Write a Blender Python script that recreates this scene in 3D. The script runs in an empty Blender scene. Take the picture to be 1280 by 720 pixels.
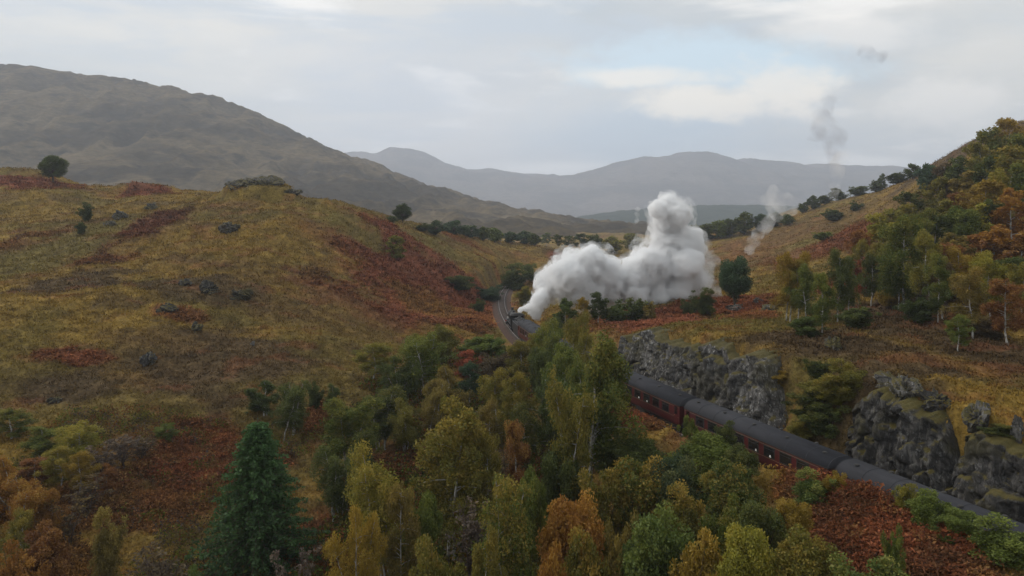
import bpy, bmesh, math, random
import numpy as np
from mathutils import Vector, Matrix

R = math.radians
random.seed(7)
rng = np.random.default_rng(7)
scene = bpy.context.scene
COL = scene.collection

# ------------------------------------------------------------------ camera
F = 950.0            # focal length in pixels of the 1280 px wide photograph
HOR = 270.0          # horizon row
CH = 22.3            # camera height above the rails (rails at z = 0)
cam_d = bpy.data.cameras.new("camera")
cam_d.sensor_width = 36.0
cam_d.lens = F / 1280 * 36.0
cam_d.shift_y = -(360 - HOR) / 1280
cam_d.clip_start = 0.5
cam_d.clip_end = 40000
cam = bpy.data.objects.new("camera", cam_d)
COL.objects.link(cam)
cam.location = (0, 0, CH)
cam.rotation_euler = (R(90), 0, 0)
scene.camera = cam

scene.view_settings.view_transform = 'Standard'
scene.view_settings.look = 'None'
scene.view_settings.exposure = 0.38
scene.view_settings.gamma = 1.0
scene.cycles.max_bounces = 16
scene.cycles.diffuse_bounces = 2
scene.cycles.glossy_bounces = 2
scene.cycles.transmission_bounces = 3
scene.cycles.transparent_max_bounces = 12
scene.cycles.volume_bounces = 26
scene.cycles.volume_max_steps = 256
scene.cycles.use_denoising = True

# ------------------------------------------------------------------ sun
SUN_EL, SUN_AZ = R(38), R(300)      # azimuth clockwise from +Y (view direction)
sd = bpy.data.lights.new("sun", 'SUN')
sd.energy = 1.4
sd.angle = R(30)
sd.color = (1.0, 0.95, 0.88)
sun = bpy.data.objects.new("sun", sd)
COL.objects.link(sun)
sv = Vector((math.sin(SUN_AZ) * math.cos(SUN_EL), math.cos(SUN_AZ) * math.cos(SUN_EL), math.sin(SUN_EL)))
sun.rotation_euler = sv.to_track_quat('Z', 'Y').to_euler()
sun.location = (0, 0, 300)


# ------------------------------------------------------------------ node helper
class NT:
    def __init__(s, tree):
        s.t = tree
        tree.nodes.clear()

    def n(s, typ, ins=None, **props):
        nd = s.t.nodes.new(typ)
        for k, v in props.items():
            setattr(nd, k, v)
        for k, v in (ins or {}).items():
            sock = nd.inputs[k]
            if isinstance(v, bpy.types.NodeSocket):
                s.t.links.new(v, sock)
            else:
                sock.default_value = v
        return nd

    def math(s, op, a, b=0.0, c=0.0, clamp=False):
        nd = s.n('ShaderNodeMath', operation=op, use_clamp=clamp)
        for i, v in enumerate((a, b, c)):
            if isinstance(v, bpy.types.NodeSocket):
                s.t.links.new(v, nd.inputs[i])
            else:
                nd.inputs[i].default_value = v
        return nd.outputs[0]

    def mix(s, fac, a, b, blend='MIX'):
        nd = s.n('ShaderNodeMix', data_type='RGBA', blend_type=blend)
        nd.clamp_factor = True
        for k, v in ((0, fac), (6, a), (7, b)):
            if isinstance(v, bpy.types.NodeSocket):
                s.t.links.new(v, nd.inputs[k])
            else:
                nd.inputs[k].default_value = v if k == 0 else (tuple(v) + (1,))[:4]
        return nd.outputs[2]

    def ramp(s, fac, stops, interp='LINEAR'):
        nd = s.n('ShaderNodeValToRGB', {'Fac': fac})
        cr = nd.color_ramp
        cr.interpolation = interp
        while len(cr.elements) < len(stops):
            cr.elements.new(0.5)
        for e, (p, c) in zip(cr.elements, stops):
            e.position = p
            e.color = (c, c, c, 1) if not isinstance(c, (tuple, list)) else (tuple(c) + (1,))[:4]
        return nd.outputs[0]

    def smooth(s, v, lo, hi, a=0.0, b=1.0):
        nd = s.n('ShaderNodeMapRange', {'Value': v, 'From Min': lo, 'From Max': hi, 'To Min': a, 'To Max': b},
                 interpolation_type='SMOOTHSTEP')
        return nd.outputs[0]

    def noise(s, vec, scale, detail=4, rough=0.5, lac=2.0, dist=0.0):
        return s.n('ShaderNodeTexNoise', {'Vector': vec, 'Scale': scale, 'Detail': detail, 'Roughness': rough,
                                          'Lacunarity': lac, 'Distortion': dist}).outputs[0]

    def mapping(s, vec, loc=(0, 0, 0), rot=(0, 0, 0), sc=(1, 1, 1)):
        return s.n('ShaderNodeMapping', {'Vector': vec, 'Location': loc, 'Rotation': rot, 'Scale': sc}).outputs[0]


def newmat(name):
    m = bpy.data.materials.new(name)
    m.use_nodes = True
    return m, NT(m.node_tree)


# ------------------------------------------------------------------ world
world = bpy.data.worlds.new("World")
scene.world = world
world.use_nodes = True
w = NT(world.node_tree)
WS = 0.125
tc = w.n('ShaderNodeTexCoord').outputs['Generated']
sky = w.n('ShaderNodeTexSky', sky_type='NISHITA')
sky.sun_disc = False
sky.sun_elevation = SUN_EL
sky.sun_rotation = SUN_AZ
sky.air_density = 1.0
sky.dust_density = 1.5
sep = w.n('ShaderNodeSeparateXYZ', {'Vector': tc})
dx, dy, dz = sep.outputs
zc = w.math('MAXIMUM', dz, 0.0)
den = w.math('ADD', zc, 0.16)
cx = w.math('DIVIDE', dx, den)
cy = w.math('DIVIDE', dy, den)
cv = w.n('ShaderNodeCombineXYZ', {'X': cx, 'Y': cy, 'Z': 0.0}).outputs[0]
warp = w.noise(cv, 0.9, 5, 0.55)
nz_big = w.noise(w.mapping(cv, loc=(3.1, 1.7, 0)), 0.55, 6, 0.56, 2.1, 0.3)
nz_mid = w.noise(w.mapping(cv, loc=(9.2, 4.0, 2)), 1.6, 7, 0.55, 2.0, 0.4)


def dirblob(px, py, rx, ry, wob=0.35, soft=0.55):
    """soft elliptical cloud cell at a compass bearing / height of the sky"""
    X = (px - 640) / F
    Z = (HOR - py) / F
    ax = w.math('DIVIDE', dx, w.math('MAXIMUM', dy, 0.05))
    az = w.math('DIVIDE', dz, w.math('MAXIMUM', dy, 0.05))
    wv = w.n('ShaderNodeCombineXYZ', {'X': ax, 'Y': az, 'Z': 0.0}).outputs[0]
    wn = w.noise(w.mapping(wv, loc=(px * .01, py * .01, 0), sc=(1, 1.7, 1)), 11.0, 8, 0.62)
    u = w.math('DIVIDE', w.math('SUBTRACT', ax, X), rx / F)
    v = w.math('DIVIDE', w.math('SUBTRACT', az, Z), ry / F)
    r2 = w.math('SQRT', w.math('ADD', w.math('MULTIPLY', u, u), w.math('MULTIPLY', v, v)))
    r2 = w.math('ADD', r2, w.math('MULTIPLY', w.math('SUBTRACT', wn, 0.5), wob * 4))
    front = w.math('GREATER_THAN', dy, 0.1)
    return w.math('MULTIPLY', w.smooth(r2, 1.0 - soft, 1.0 + soft, 1.0, 0.0), front)


grey = w.mix(w.smooth(nz_big, .32, .66), (0.36, 0.40, 0.43), (0.56, 0.545, 0.51))
grey = w.mix(w.smooth(nz_mid, 0.50, 0.66), grey, (0.68, 0.665, 0.635))
lay = w.noise(w.mapping(tc, loc=(1.3, .4, 2.2), sc=(1.6, 1.6, 9)), 1.5, 7, 0.55, 2.0, .5)
grey = w.mix(w.smooth(lay, .46, .60, 0, .75), grey, (0.39, 0.44, 0.49))
# paler band of cloud low over the hills
lowband = w.smooth(dz, 0.01, 0.14, 0.45, 0.0)
grey = w.mix(lowband, grey, (0.60, 0.60, 0.62))
# blue gaps: real sky behind a thin veil
hole_n = w.smooth(w.noise(w.mapping(cv, loc=(-2.0, 6.5, 0)), 0.8, 5, 0.5), 0.66, 0.78)
hole = w.math('MAXIMUM', dirblob(895, 80, 165, 34, 0.45, 0.45), w.math('MULTIPLY', hole_n, 0.4))
blue_band = dirblob(800, 172, 150, 48, 0.30, 0.7)
col = w.mix(w.math('MULTIPLY', blue_band, 0.85), grey, (0.34, 0.425, 0.51))
blue_b2 = dirblob(520, 130, 190, 90, 0.25, 0.9)
col = w.mix(w.math('MULTIPLY', blue_b2, 0.55), col, (0.44, 0.47, 0.52))
cream = w.math('MAXIMUM', w.math('MAXIMUM', dirblob(880, 128, 80, 22, 0.75, 0.5), dirblob(975, 112, 70, 28, 0.75, 0.5)), dirblob(795, 96, 80, 11, 0.7, 0.6))
cream2 = w.math('MAXIMUM', dirblob(1060, 38, 90, 22, 0.5, 0.6), dirblob(1190, 130, 70, 30, .6, .5))
col = w.mix(w.math('MULTIPLY', hole, 0.85), col, (0.48, 0.60, 0.67))
col = w.mix(w.math('MULTIPLY', cream2, 0.6), col, (0.70, 0.67, 0.63))
col = w.mix(w.math('MULTIPLY', cream, 0.9), col, (0.74, 0.695, 0.62))
glow = w.math('MAXIMUM', dirblob(690, 212, 70, 9, 0.2, 0.8), dirblob(1075, 205, 60, 7, 0.2, 0.8))
col = w.mix(w.math('MULTIPLY', glow, 0.7), col, (0.84, 0.83, 0.81))
cloud = w.mix(1.0, col, (10, 10, 10), 'MULTIPLY')
cover = w.math('SUBTRACT', 0.97, w.math('MULTIPLY', hole, 0.12))
final = w.mix(cover, sky.outputs[0], cloud)
bg = w.n('ShaderNodeBackground', {'Color': final, 'Strength': WS})
w.n('ShaderNodeOutputWorld', {'Surface': bg.outputs[0]})


# ------------------------------------------------------------------ numpy noise
def _h(ix, iy, seed):
    n = (ix.astype(np.int64) * 374761393 + iy.astype(np.int64) * 668265263 + seed * 974634777) & 0x7fffffff
    n = ((n ^ (n >> 13)) * 1274126177) & 0x7fffffff
    n = (n ^ (n >> 16)) & 0xffffff
    return n / float(0xffffff)


def vn(x, y, seed=0):
    x = np.asarray(x, float); y = np.asarray(y, float)
    ix = np.floor(x); iy = np.floor(y)
    fx = x - ix; fy = y - iy
    fx = fx * fx * fx * (fx * (fx * 6 - 15) + 10); fy = fy * fy * fy * (fy * (fy * 6 - 15) + 10)
    a = _h(ix, iy, seed); b = _h(ix + 1, iy, seed); c = _h(ix, iy + 1, seed); d = _h(ix + 1, iy + 1, seed)
    return (a * (1 - fx) + b * fx) * (1 - fy) + (c * (1 - fx) + d * fx) * fy


def fbm(x, y, seed=0, oct=4, gain=0.5):
    s = 0; a = 1; t = 0
    for k in range(oct):
        s = s + a * vn(x * 2 ** k * 1.03 + k * 17.3, y * 2 ** k * 0.98 - k * 9.1, seed + k * 31)
        t += a; a *= gain
    return s / t


def sstep(a, b, v):
    t = np.clip((np.asarray(v, float) - a) / (b - a), 0, 1)
    return t * t * (3 - 2 * t)


# ------------------------------------------------------------------ railway alignment
_ty = np.arange(-80, 330, 0.5)
_sl = np.interp(_ty, [-80, 80, 150, 200, 240, 300, 330], [-.37, -.37, -.115, -.01, .08, .5, .6])
_tx = np.concatenate([[0], np.cumsum((_sl[1:] + _sl[:-1]) / 2 * 0.5)])
_tx = _tx - np.interp(58, _ty, _tx) + 25.5
_ts = np.concatenate([[0], np.cumsum(np.hypot(np.diff(_tx), np.diff(_ty)))])
S0 = float(np.interp(58, _ty, _ts))


def track_xy(s):
    return float(np.interp(s, _ts, _tx)), float(np.interp(s, _ts, _ty))


def track_x(y):
    return np.interp(y, _ty, _tx)


def track_off(s, d):
    """point at arc length s, offset d metres to the right of the line"""
    x0, y0 = track_xy(s - .5); x1, y1 = track_xy(s + .5)
    hx, hy = x1 - x0, y1 - y0
    l = math.hypot(hx, hy); hx /= l; hy /= l
    x, y = track_xy(s)
    return x + hy * d, y - hx * d, math.atan2(hy, hx)


def track_d(x, y):
    yy = np.clip(y, -80, 329)
    sl = np.interp(yy, _ty, _sl)
    return (x - track_x(yy)) / np.sqrt(1 + sl * sl)


# ------------------------------------------------------------------ terrain
CP = [(px, py, D) for px, py, D in [
    # left hill
    (0, 241, 220), (100, 246, 225), (200, 247, 230), (300, 245, 215), (400, 252, 205), (460, 268, 215), (520, 288, 235),
    (600, 301, 300), (680, 312, 335), (40, 223, 252), (110, 240, 250), (180, 239, 246), (240, 243, 245),
    (150, 330, 150), (300, 340, 142), (0, 330, 150), (0, 400, 112), (200, 450, 104), (400, 450, 110), (60, 480, 96),
    (500, 380, 152), (580, 340, 205), (600, 400, 152), (450, 320, 175), (0, 560, 80), (200, 560, 80), (330, 500, 93),
    (100, 720, 61), (300, 720, 61), (-150, 300, 170), (-300, 450, 100), (-200, 230, 260), (330, 300, 165),
    (560, 300, 255), (600, 350, 215), (540, 400, 160), (520, 440, 130), (650, 344, 285), (640, 331, 300), (700, 335, 290),
    # right side
    (1280, 400, 85), (1280, 480, 65), (1280, 335, 110), (1280, 260, 150), (1280, 190, 210), (1280, 150, 300),
    (1150, 385, 105), (1020, 410, 95), (1150, 315, 165), (1000, 380, 125), (1000, 340, 180), (1190, 205, 330),
    (1130, 232, 380), (1050, 250, 420), (950, 272, 450), (880, 288, 500), (940, 310, 330), (1050, 292, 290),
    (900, 345, 225), (850, 400, 128), (780, 410, 128), (880, 372, 160), (820, 320, 380), (1200, 420, 80), (1100, 440, 74),
    (960, 420, 90), (1400, 300, 120), (1500, 120, 260), (1450, 450, 70)]]
PTS = [((px - 640) / F * D, D, CH - (py - HOR) / F * D) for px, py, D in CP]
PTS += [(17.5, 100, 6.6), (22.5, 85, 8.0), (28.5, 70, 8.3), (31, 62, 7.3), (33.0, 54, 6.8), (35.0, 49, 6.0),
        (40, 36, 6.5), (48, 10, 6), (40, 80, 9.2), (20, 112, 5.2), (15, 125, 3.4), (14, 150, 2.0), (12, 180, .5), (10, 210, .6),
        # woodland gully between the hill and the embankment
        (0, 50, -5.5), (-20, 58, -6), (-12, 80, -3.6), (-6, 100, -2.2), (-10, 125, -.8), (5, 70, -3.2), (12, 58, -1.8), (-5, 145, -.6), (-8, 170, 0), (-9, 200, .2),
        (5, 40, -5), (12, 44, -2.2), (-35, 52, -7), (4, 95, -1.8), (0, 118, -1.2), (9, 84, -1.4), (-30, 85, -3.2),
        # bank on the near side of the line
        (26.8, 42, 3.9), (23.8, 50, 3.4), (20.8, 58, 2.8), (17.8, 66, 2.1), (15.2, 73, 1.3), (21.5, 42, 2.2), (18, 50, 1.4), (11.5, 82, .2), (20, 36, .8), (32, 24, 3.5),
        # behind and around the camera
        (0, 0, -9), (0, -80, -9), (-100, 0, -7), (-120, -80, -5), (90, -60, 12), (100, 20, 14), (25, 5, -1),
        # beyond the crests
        (-200, 340, 12), (-100, 330, 8), (-300, 420, 10), (-20, 420, 2), (60, 470, 1), (-500, 300, 18), (-500, 0, 0), (-700, 700, 5),
        (0, 700, 2), (200, 640, 8), (330, 520, 25), (500, 460, 60), (500, 300, 95), (500, 100, 70), (500, -80, 50), (700, 700, 20), (0, 1000, 2), (700, 200, 100),
        (450, 640, 20), (-700, 1000, 4), (700, 1000, 5), (230, 520, 22)]
PTS = np.array(PTS)


def tps_fit(P, lam=0.0):
    n = len(P); sc = 100.0
    X = P[:, :2] / sc
    d2 = ((X[:, None] - X[None]) ** 2).sum(-1)
    K = np.where(d2 > 0, d2 * np.log(d2 + 1e-12) * .5, 0) + lam * np.eye(n)
    A = np.zeros((n + 3, n + 3)); A[:n, :n] = K
    A[:n, n] = 1; A[:n, n + 1:] = X; A[n, :n] = 1; A[n + 1:, :n] = X.T
    b = np.zeros(n + 3); b[:n] = P[:, 2]
    sol = np.linalg.solve(A, b)

    def ev(x, y):
        x = np.asarray(x, float); y = np.asarray(y, float)
        out = sol[n] + sol[n + 1] * x / sc + sol[n + 2] * y / sc
        for i in range(n):
            q = (x / sc - X[i, 0]) ** 2 + (y / sc - X[i, 1]) ** 2
            out = out + sol[i] * q * np.log(q + 1e-12) * .5
        return out
    return ev


base_h = tps_fit(PTS, 0.0008)
_KN = []   # extra knolls, filled below


def height(x, y):
    x = np.asarray(x, float); y = np.asarray(y, float)
    z = base_h(x, y)
    dist = np.hypot(x, y)
    amp = np.clip(dist / 120, 0.55, 2.6)
    z = z + (fbm(x / 38, y / 38, 3, 3) - .5) * 3.2 * amp
    z = z + (fbm(x / 11, y / 9, 11, 3) - .5) * 1.5 * np.clip(amp, .5, 1.5)
    z = z + (np.abs(fbm(x / 3.4, y / 2.6, 21, 3) - .5) * 2) ** 1.0 * 0.9 - .2
    z = z + (vn(x / .9, y / .8, 41) - .5) * .22
    for kx, ky, r1, r2, hh in _KN:
        q = ((x - kx) / r1) ** 2 + ((y - ky) / r2) ** 2 + (fbm(x / 6, y / 6, 77, 3) - .5) * .9
        z = z + hh * sstep(1.25, .25, q)
    d = track_d(x, y)
    # embankment / cutting platform
    left = np.where(y < 92, sstep(-4.4, -2.9, d), sstep(-7.5, -3.6, d))
    wall = sstep(118, 104, y) 
    wall = wall * (1 - sstep(62.8, 65.0, y) * sstep(74.5, 72, y))
    right = (1 - sstep(6.3, 7.7, d)) * wall + (1 - sstep(3.4, 8.8, d)) * (1 - wall)
    wgt = np.minimum(left, right) * sstep(300, 285, y)
    z = z * (1 - wgt) + (-0.55) * wgt
    return z


def ground_hit(px, py, d0=36.0, d1=900.0):
    D = np.concatenate([np.arange(d0, 200, .4), np.arange(200, d1, 1.5)])
    X = (px - 640) / F * D; Z = CH - (py - HOR) / F * D
    H = height(X, D)
    k = np.argmax(H >= Z)
    if H[k] < Z[k]:
        q = np.where(D < 480, Z - H, 1e9)
        k = int(np.argmin(q))
    return float(X[k]), float(D[k]), float(H[k])


def at(px, D):
    x = (px - 640) / F * D
    return float(x), float(D), float(height(x, D))


# knolls: summit crag, dark outcrop
def knoll_add(px, D, r1, r2, hh):
    _KN.append(((px - 640) / F * D, D, r1, r2, hh))


knoll_add(325, 207, 13, 8, 3.4)
knoll_add(40, 250, 16, 10, 2.0)
knoll_add(182, 243, 9, 7, 1.4)


# ------------------------------------------------------------------ ground colours (albedo of the vegetation)
GOLD = np.array((.228, .145, .031)); OLIVE = np.array((.148, .113, .029)); HEATH = np.array((.086, .056, .028))
RED = np.array((.218, .078, .040)); RUST = np.array((.205, .070, .032)); BROWN = np.array((.150, .090, .032)); CRIM = np.array((.150, .058, .034))
PALE = np.array((.215, .165, .085)); DGREEN = np.array((.040, .052, .020))
_patch = []      # (x, y, rx, ry, colour, strength, kind)


def patch(px, py, wpx, hpx, colr, st=1.0, kind=0, rot=0):
    x, y, z = ground_hit(px, py)
    y0 = ground_hit(px, py + hpx)[1]; y1 = ground_hit(px, py - hpx)[1]
    ry = max(2.0, min((y1 - y0) / 2, 45)) if y1 > y0 else 5
    _patch.append((x, y, wpx * y / F, ry, colr, st, kind, R(rot)))


patch(520, 340, 100, 54, RED * 1.08, 1.0, 1)
patch(470, 305, 45, 25, RED, .95, 1)
patch(590, 370, 40, 22, RED, .9, 1)
patch(545, 375, 60, 14, RED, .8, 1)
patch(35, 228, 60, 10, RED, 1, 1)
patch(182, 241, 34, 5, RED, 1, 1)
patch(185, 285, 38, 20, CRIM, .95, 1)
patch(140, 325, 42, 10, CRIM, .8, 1)
patch(225, 395, 30, 10, RED, .7, 1)
patch(90, 447, 50, 9, RUST, .9, 1)
patch(50, 295, 50, 18, RED, .5, 1)
patch(390, 340, 28, 14, CRIM, .5, 1)
patch(420, 300, 60, 14, RUST, .45, 1)
patch(600, 395, 32, 22, RUST, .8, 1)
patch(255, 575, 90, 42, RUST, .85, 1)
patch(170, 640, 110, 40, RED, .6, 1)
patch(230, 600, 60, 25, RUST, .7, 1)
patch(80, 700, 60, 30, RUST, .5, 1)
patch(400, 690, 60, 40, RED, .7, 1)
patch(490, 595, 70, 30, RED, .7, 1)
patch(395, 520, 16, 30, RUST, .7, 1)
patch(820, 402, 70, 9, RED, 1, 1)
patch(910, 382, 60, 14, RUST, 1, 1)
patch(940, 395, 40, 12, RUST, .9, 1)
patch(1010, 318, 80, 12, RUST, .75, 1)
patch(1060, 290, 60, 20, RED, .6, 1)
patch(960, 300, 60, 12, RUST, .35, 1)
patch(1080, 345, 60, 20, RED, .8, 1)
patch(1240, 380, 40, 45, RED, .75, 1)
patch(1250, 300, 50, 30, RUST, .7, 1)
patch(820, 530, 70, 20, RUST, 1, 1)
patch(1010, 570, 90, 30, RUST, 1, 1)
patch(1100, 650, 110, 60, RUST, 1, 1)
patch(1180, 700, 60, 40, RUST, 1, 1)
patch(560, 425, 30, 8, RED, .7, 1)
patch(650, 320, 40, 6, RUST, .5, 1)
patch(620, 340, 60, 6, RUST, .6, 1)
patch(700, 322, 18, 8, RED, .9, 1)
patch(580, 302, 40, 3, RUST, .7, 1)
patch(60, 265, 60, 10, GOLD, .8)
patch(130, 405, 45, 22, GOLD, 1)
patch(40, 370, 50, 40, GOLD, .8)
patch(300, 300, 140, 25, GOLD, .75)
patch(60, 320, 60, 40, OLIVE, .9)
patch(440, 285, 40, 18, OLIVE, .9)
patch(540, 310, 40, 14, OLIVE, .9)
patch(640, 325, 60, 12, GOLD, .5)
patch(100, 350, 55, 14, HEATH, .9, 2)
patch(260, 360, 80, 18, HEATH, .85, 2)
patch(290, 455, 120, 40, HEATH, .85, 2)
patch(80, 480, 90, 22, HEATH, .9, 2)
patch(200, 425, 70, 10, BROWN, .6, 2)
patch(420, 400, 90, 30, BROWN, .6)
patch(540, 390, 60, 12, GOLD, .5)
patch(1050, 425, 90, 35, HEATH, 1, 2)
patch(1150, 380, 130, 30, HEATH * .9, 1, 2)
patch(1150, 410, 100, 30, HEATH, .95, 2)
patch(1220, 440, 60, 25, HEATH, .9, 2)
patch(930, 405, 110, 10, OLIVE, 1)
patch(1180, 490, 110, 30, GOLD * 1.05, 1)
patch(1260, 530, 40, 40, GOLD * 1.05, 1)
patch(1120, 450, 40, 10, BROWN, .8)
patch(880, 345, 50, 14, OLIVE, .9)
patch(960, 350, 60, 12, OLIVE, .6)
patch(1010, 300, 50, 6, OLIVE, .9)
patch(900, 325, 80, 7, RUST, .4)
patch(1215, 180, 60, 20, HEATH * 1.1, 1)
patch(1150, 215, 60, 12, HEATH * 1.1, .9)
patch(1010, 285, 70, 14, BROWN, .8)
patch(1110, 262, 60, 16, BROWN, .8)
patch(980, 262, 60, 8, HEATH, .7)
patch(940, 330, 70, 8, BROWN, .6)
_patch.append((27, 69, 6, 6, OLIVE * .8, 1, 0, 0))
_patch.append((31, 66, 5, 6, HEATH, .8, 0, 0))
PA = _patch


def ground_col(x, y):
    x = np.asarray(x, float); y = np.asarray(y, float)
    n1 = fbm(x / 26, y / 18, 101, 4)[..., None]; n2 = fbm(x / 9, y / 5, 131, 4)[..., None]; n3 = fbm(x / 2.2, y / 1.5, 151, 3)[..., None]
    c = BROWN * 1.0 + (GOLD - BROWN) * sstep(.30, .52, n1 * .6 + n2 * .4)
    c = c + (HEATH - c) * sstep(.54, .64, n2) * .6
    c = c + (OLIVE - c) * sstep(.48, .62, fbm(x / 15, y / 10, 171, 3))[..., None] * .6
    br = np.zeros(x.shape)
    wob = (fbm(x / 7, y / 5, 201, 4) - .5) * 1.35
    for (ax, ay, rx, ry, cc, st, kd, ro) in PA:
        q = np.sqrt(((x - ax) / rx) ** 2 + ((y - ay) / ry) ** 2) + wob
        m = (sstep(1.15, .70, q) * st)[..., None]
        if ay < 95 and ax > 5:
            sd_ = track_d(ax, ay); m = m * ((track_d(x, y) < -1) if sd_ < 4.5 else (track_d(x, y) > 3.0))[..., None]
        c = c + (cc - c) * m
        br = np.maximum(br * (1 - m[..., 0] * (kd != 1)), m[..., 0] * (kd == 1))
    # fine mottling of plants, litter and moss
    c = c * (0.72 + 0.56 * n3)
    c = c + (HEATH * .8 - c) * sstep(.60, .70, fbm(x / 3.0, y / 1.6, 231, 3))[..., None] * .35
    c = c + (RUST - c) * (sstep(.64, .74, fbm(x / 5.5, y / 3.0, 241, 3)) * .35)[..., None]
    # gully under the trees
    return c, br


# ------------------------------------------------------------------ mesh helpers
def mesh_np(name, V, Fq, mat=None, cols=None, smooth=False, tint=None):
    """V (n,3) ; Fq (m,k) one polygon size"""
    V = np.ascontiguousarray(V, dtype=np.float32); Fq = np.ascontiguousarray(Fq, dtype=np.int32)
    me = bpy.data.meshes.new(name)
    me.vertices.add(len(V)); me.vertices.foreach_set('co', V.ravel())
    k = Fq.shape[1]
    me.loops.add(Fq.size); me.loops.foreach_set('vertex_index', Fq.ravel())
    me.polygons.add(len(Fq))
    me.polygons.foreach_set('loop_start', np.arange(0, Fq.size, k, dtype=np.int32))
    if smooth:
        me.polygons.foreach_set('use_smooth', np.ones(len(Fq), dtype=bool))
    me.update(calc_edges=True)
    if cols is not None:
        a = me.attributes.new('col', 'FLOAT_COLOR', 'POINT')
        c4 = np.ones((len(V), 4), np.float32); c4[:, :3] = cols
        a.data.foreach_set('color', c4.ravel())
    if tint is not None:
        a = me.attributes.new('tint', 'FLOAT', 'POINT')
        a.data.foreach_set('value', np.ascontiguousarray(tint, np.float32))
    if mat:
        me.materials.append(mat)
    return me


def grid_faces(ny, nx):
    i = np.arange(ny - 1)[:, None] * nx + np.arange(nx - 1)[None]
    return np.stack([i, i + 1, i + nx + 1, i + nx], -1).reshape(-1, 4)


def link(name, me, parent=None, loc=None):
    o = bpy.data.objects.new(name, me)
    COL.objects.link(o)
    if parent:
        o.parent = parent
    if loc is not None:
        o.location = loc
    return o


def struct(o):
    o['kind'] = 'structure'
    return o


def tag(o, label, cat, group=None, kind=None):
    o['label'] = label; o['category'] = cat
    if group: o['group'] = group
    if kind: o['kind'] = kind
    return o


def empty(name, loc, rz=0.0):
    o = bpy.data.objects.new(name, None)
    o.empty_display_size = 0.3
    COL.objects.link(o)
    o.location = loc; o.rotation_euler = (0, 0, rz)
    return o


def bm_box(bm, c, s, rot=None):
    r = bmesh.ops.create_cube(bm, size=1.0)
    M = Matrix.Translation(c) @ (rot.to_4x4() if rot else Matrix.Identity(4)) @ Matrix.Diagonal((*s, 1))
    bmesh.ops.transform(bm, matrix=M, verts=r['verts'])
    return r['verts']


def bm_cyl(bm, c, r, l, axis='Z', seg=16, r2=None):
    res = bmesh.ops.create_cone(bm, cap_ends=True, segments=seg, radius1=r, radius2=r if r2 is None else r2, depth=l)
    M = {'Z': Matrix.Identity(4), 'X': Matrix.Rotation(R(90), 4, 'Y'), 'Y': Matrix.Rotation(R(90), 4, 'X')}[axis]
    bmesh.ops.transform(bm, matrix=Matrix.Translation(c) @ M, verts=res['verts'])
    return res['verts']


def bm_obj(name, bm, mat, parent=None, smooth=False):
    me = bpy.data.meshes.new(name)
    bmesh.ops.recalc_face_normals(bm, faces=bm.faces)
    bm.to_mesh(me); bm.free()
    if smooth:
        for p in me.polygons: p.use_smooth = True
    me.materials.append(mat)
    return link(name, me, parent)


# ------------------------------------------------------------------ materials
def mat_ground():
    m, n = newmat('moorland_ground')
    a = n.n('ShaderNodeAttribute', attribute_name='col').outputs['Color']
    pos = n.n('ShaderNodeNewGeometry').outputs['Position']
    n1 = n.noise(n.mapping(pos, sc=(1, .7, 1)), 2.6, 6, 0.68)
    n2 = n.noise(n.mapping(pos, sc=(1, .6, 1)), 0.55, 5, 0.6)
    n3 = n.noise(n.mapping(pos, sc=(.6, 1.3, 1)), 0.22, 5, 0.65)
    k = n.smooth(n1, .30, .70, .62, 1.40)
    k2 = n.smooth(n2, .35, .65, .82, 1.20)
    kk = n.math('MULTIPLY', k, k2)
    c = n.mix(1.0, a, n.n('ShaderNodeCombineXYZ', {'X': kk, 'Y': kk, 'Z': kk}).outputs[0], 'MULTIPLY')
    c = n.mix(n.smooth(n3, .57, .72, 0, .30), c, (.060, .045, .022))
    c = n.mix(n.smooth(n.noise(pos, 1.3, 5, .7), .60, .74, 0, .5), c, (.20, .155, .06))
    bump = n.n('ShaderNodeBump', {'Strength': .9, 'Distance': .35, 'Height': n1})
    bs = n.n('ShaderNodeBsdfPrincipled', {'Base Color': c, 'Roughness': .95, 'Specular IOR Level': .1, 'Normal': bump.outputs[0]})
    n.n('ShaderNodeOutputMaterial', {'Surface': bs.outputs[0]})
    return m


def mat_plants(name, trans=.25):
    m, n = newmat(name)
    a = n.n('ShaderNodeAttribute', attribute_name='col').outputs['Color']
    df = n.n('ShaderNodeBsdfDiffuse', {'Color': a}).outputs[0]
    tr = n.n('ShaderNodeBsdfTranslucent', {'Color': a}).outputs[0]
    mx = n.n('ShaderNodeMixShader', {0: trans, 1: df, 2: tr}).outputs[0]
    n.n('ShaderNodeOutputMaterial', {'Surface': mx})
    return m


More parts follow.
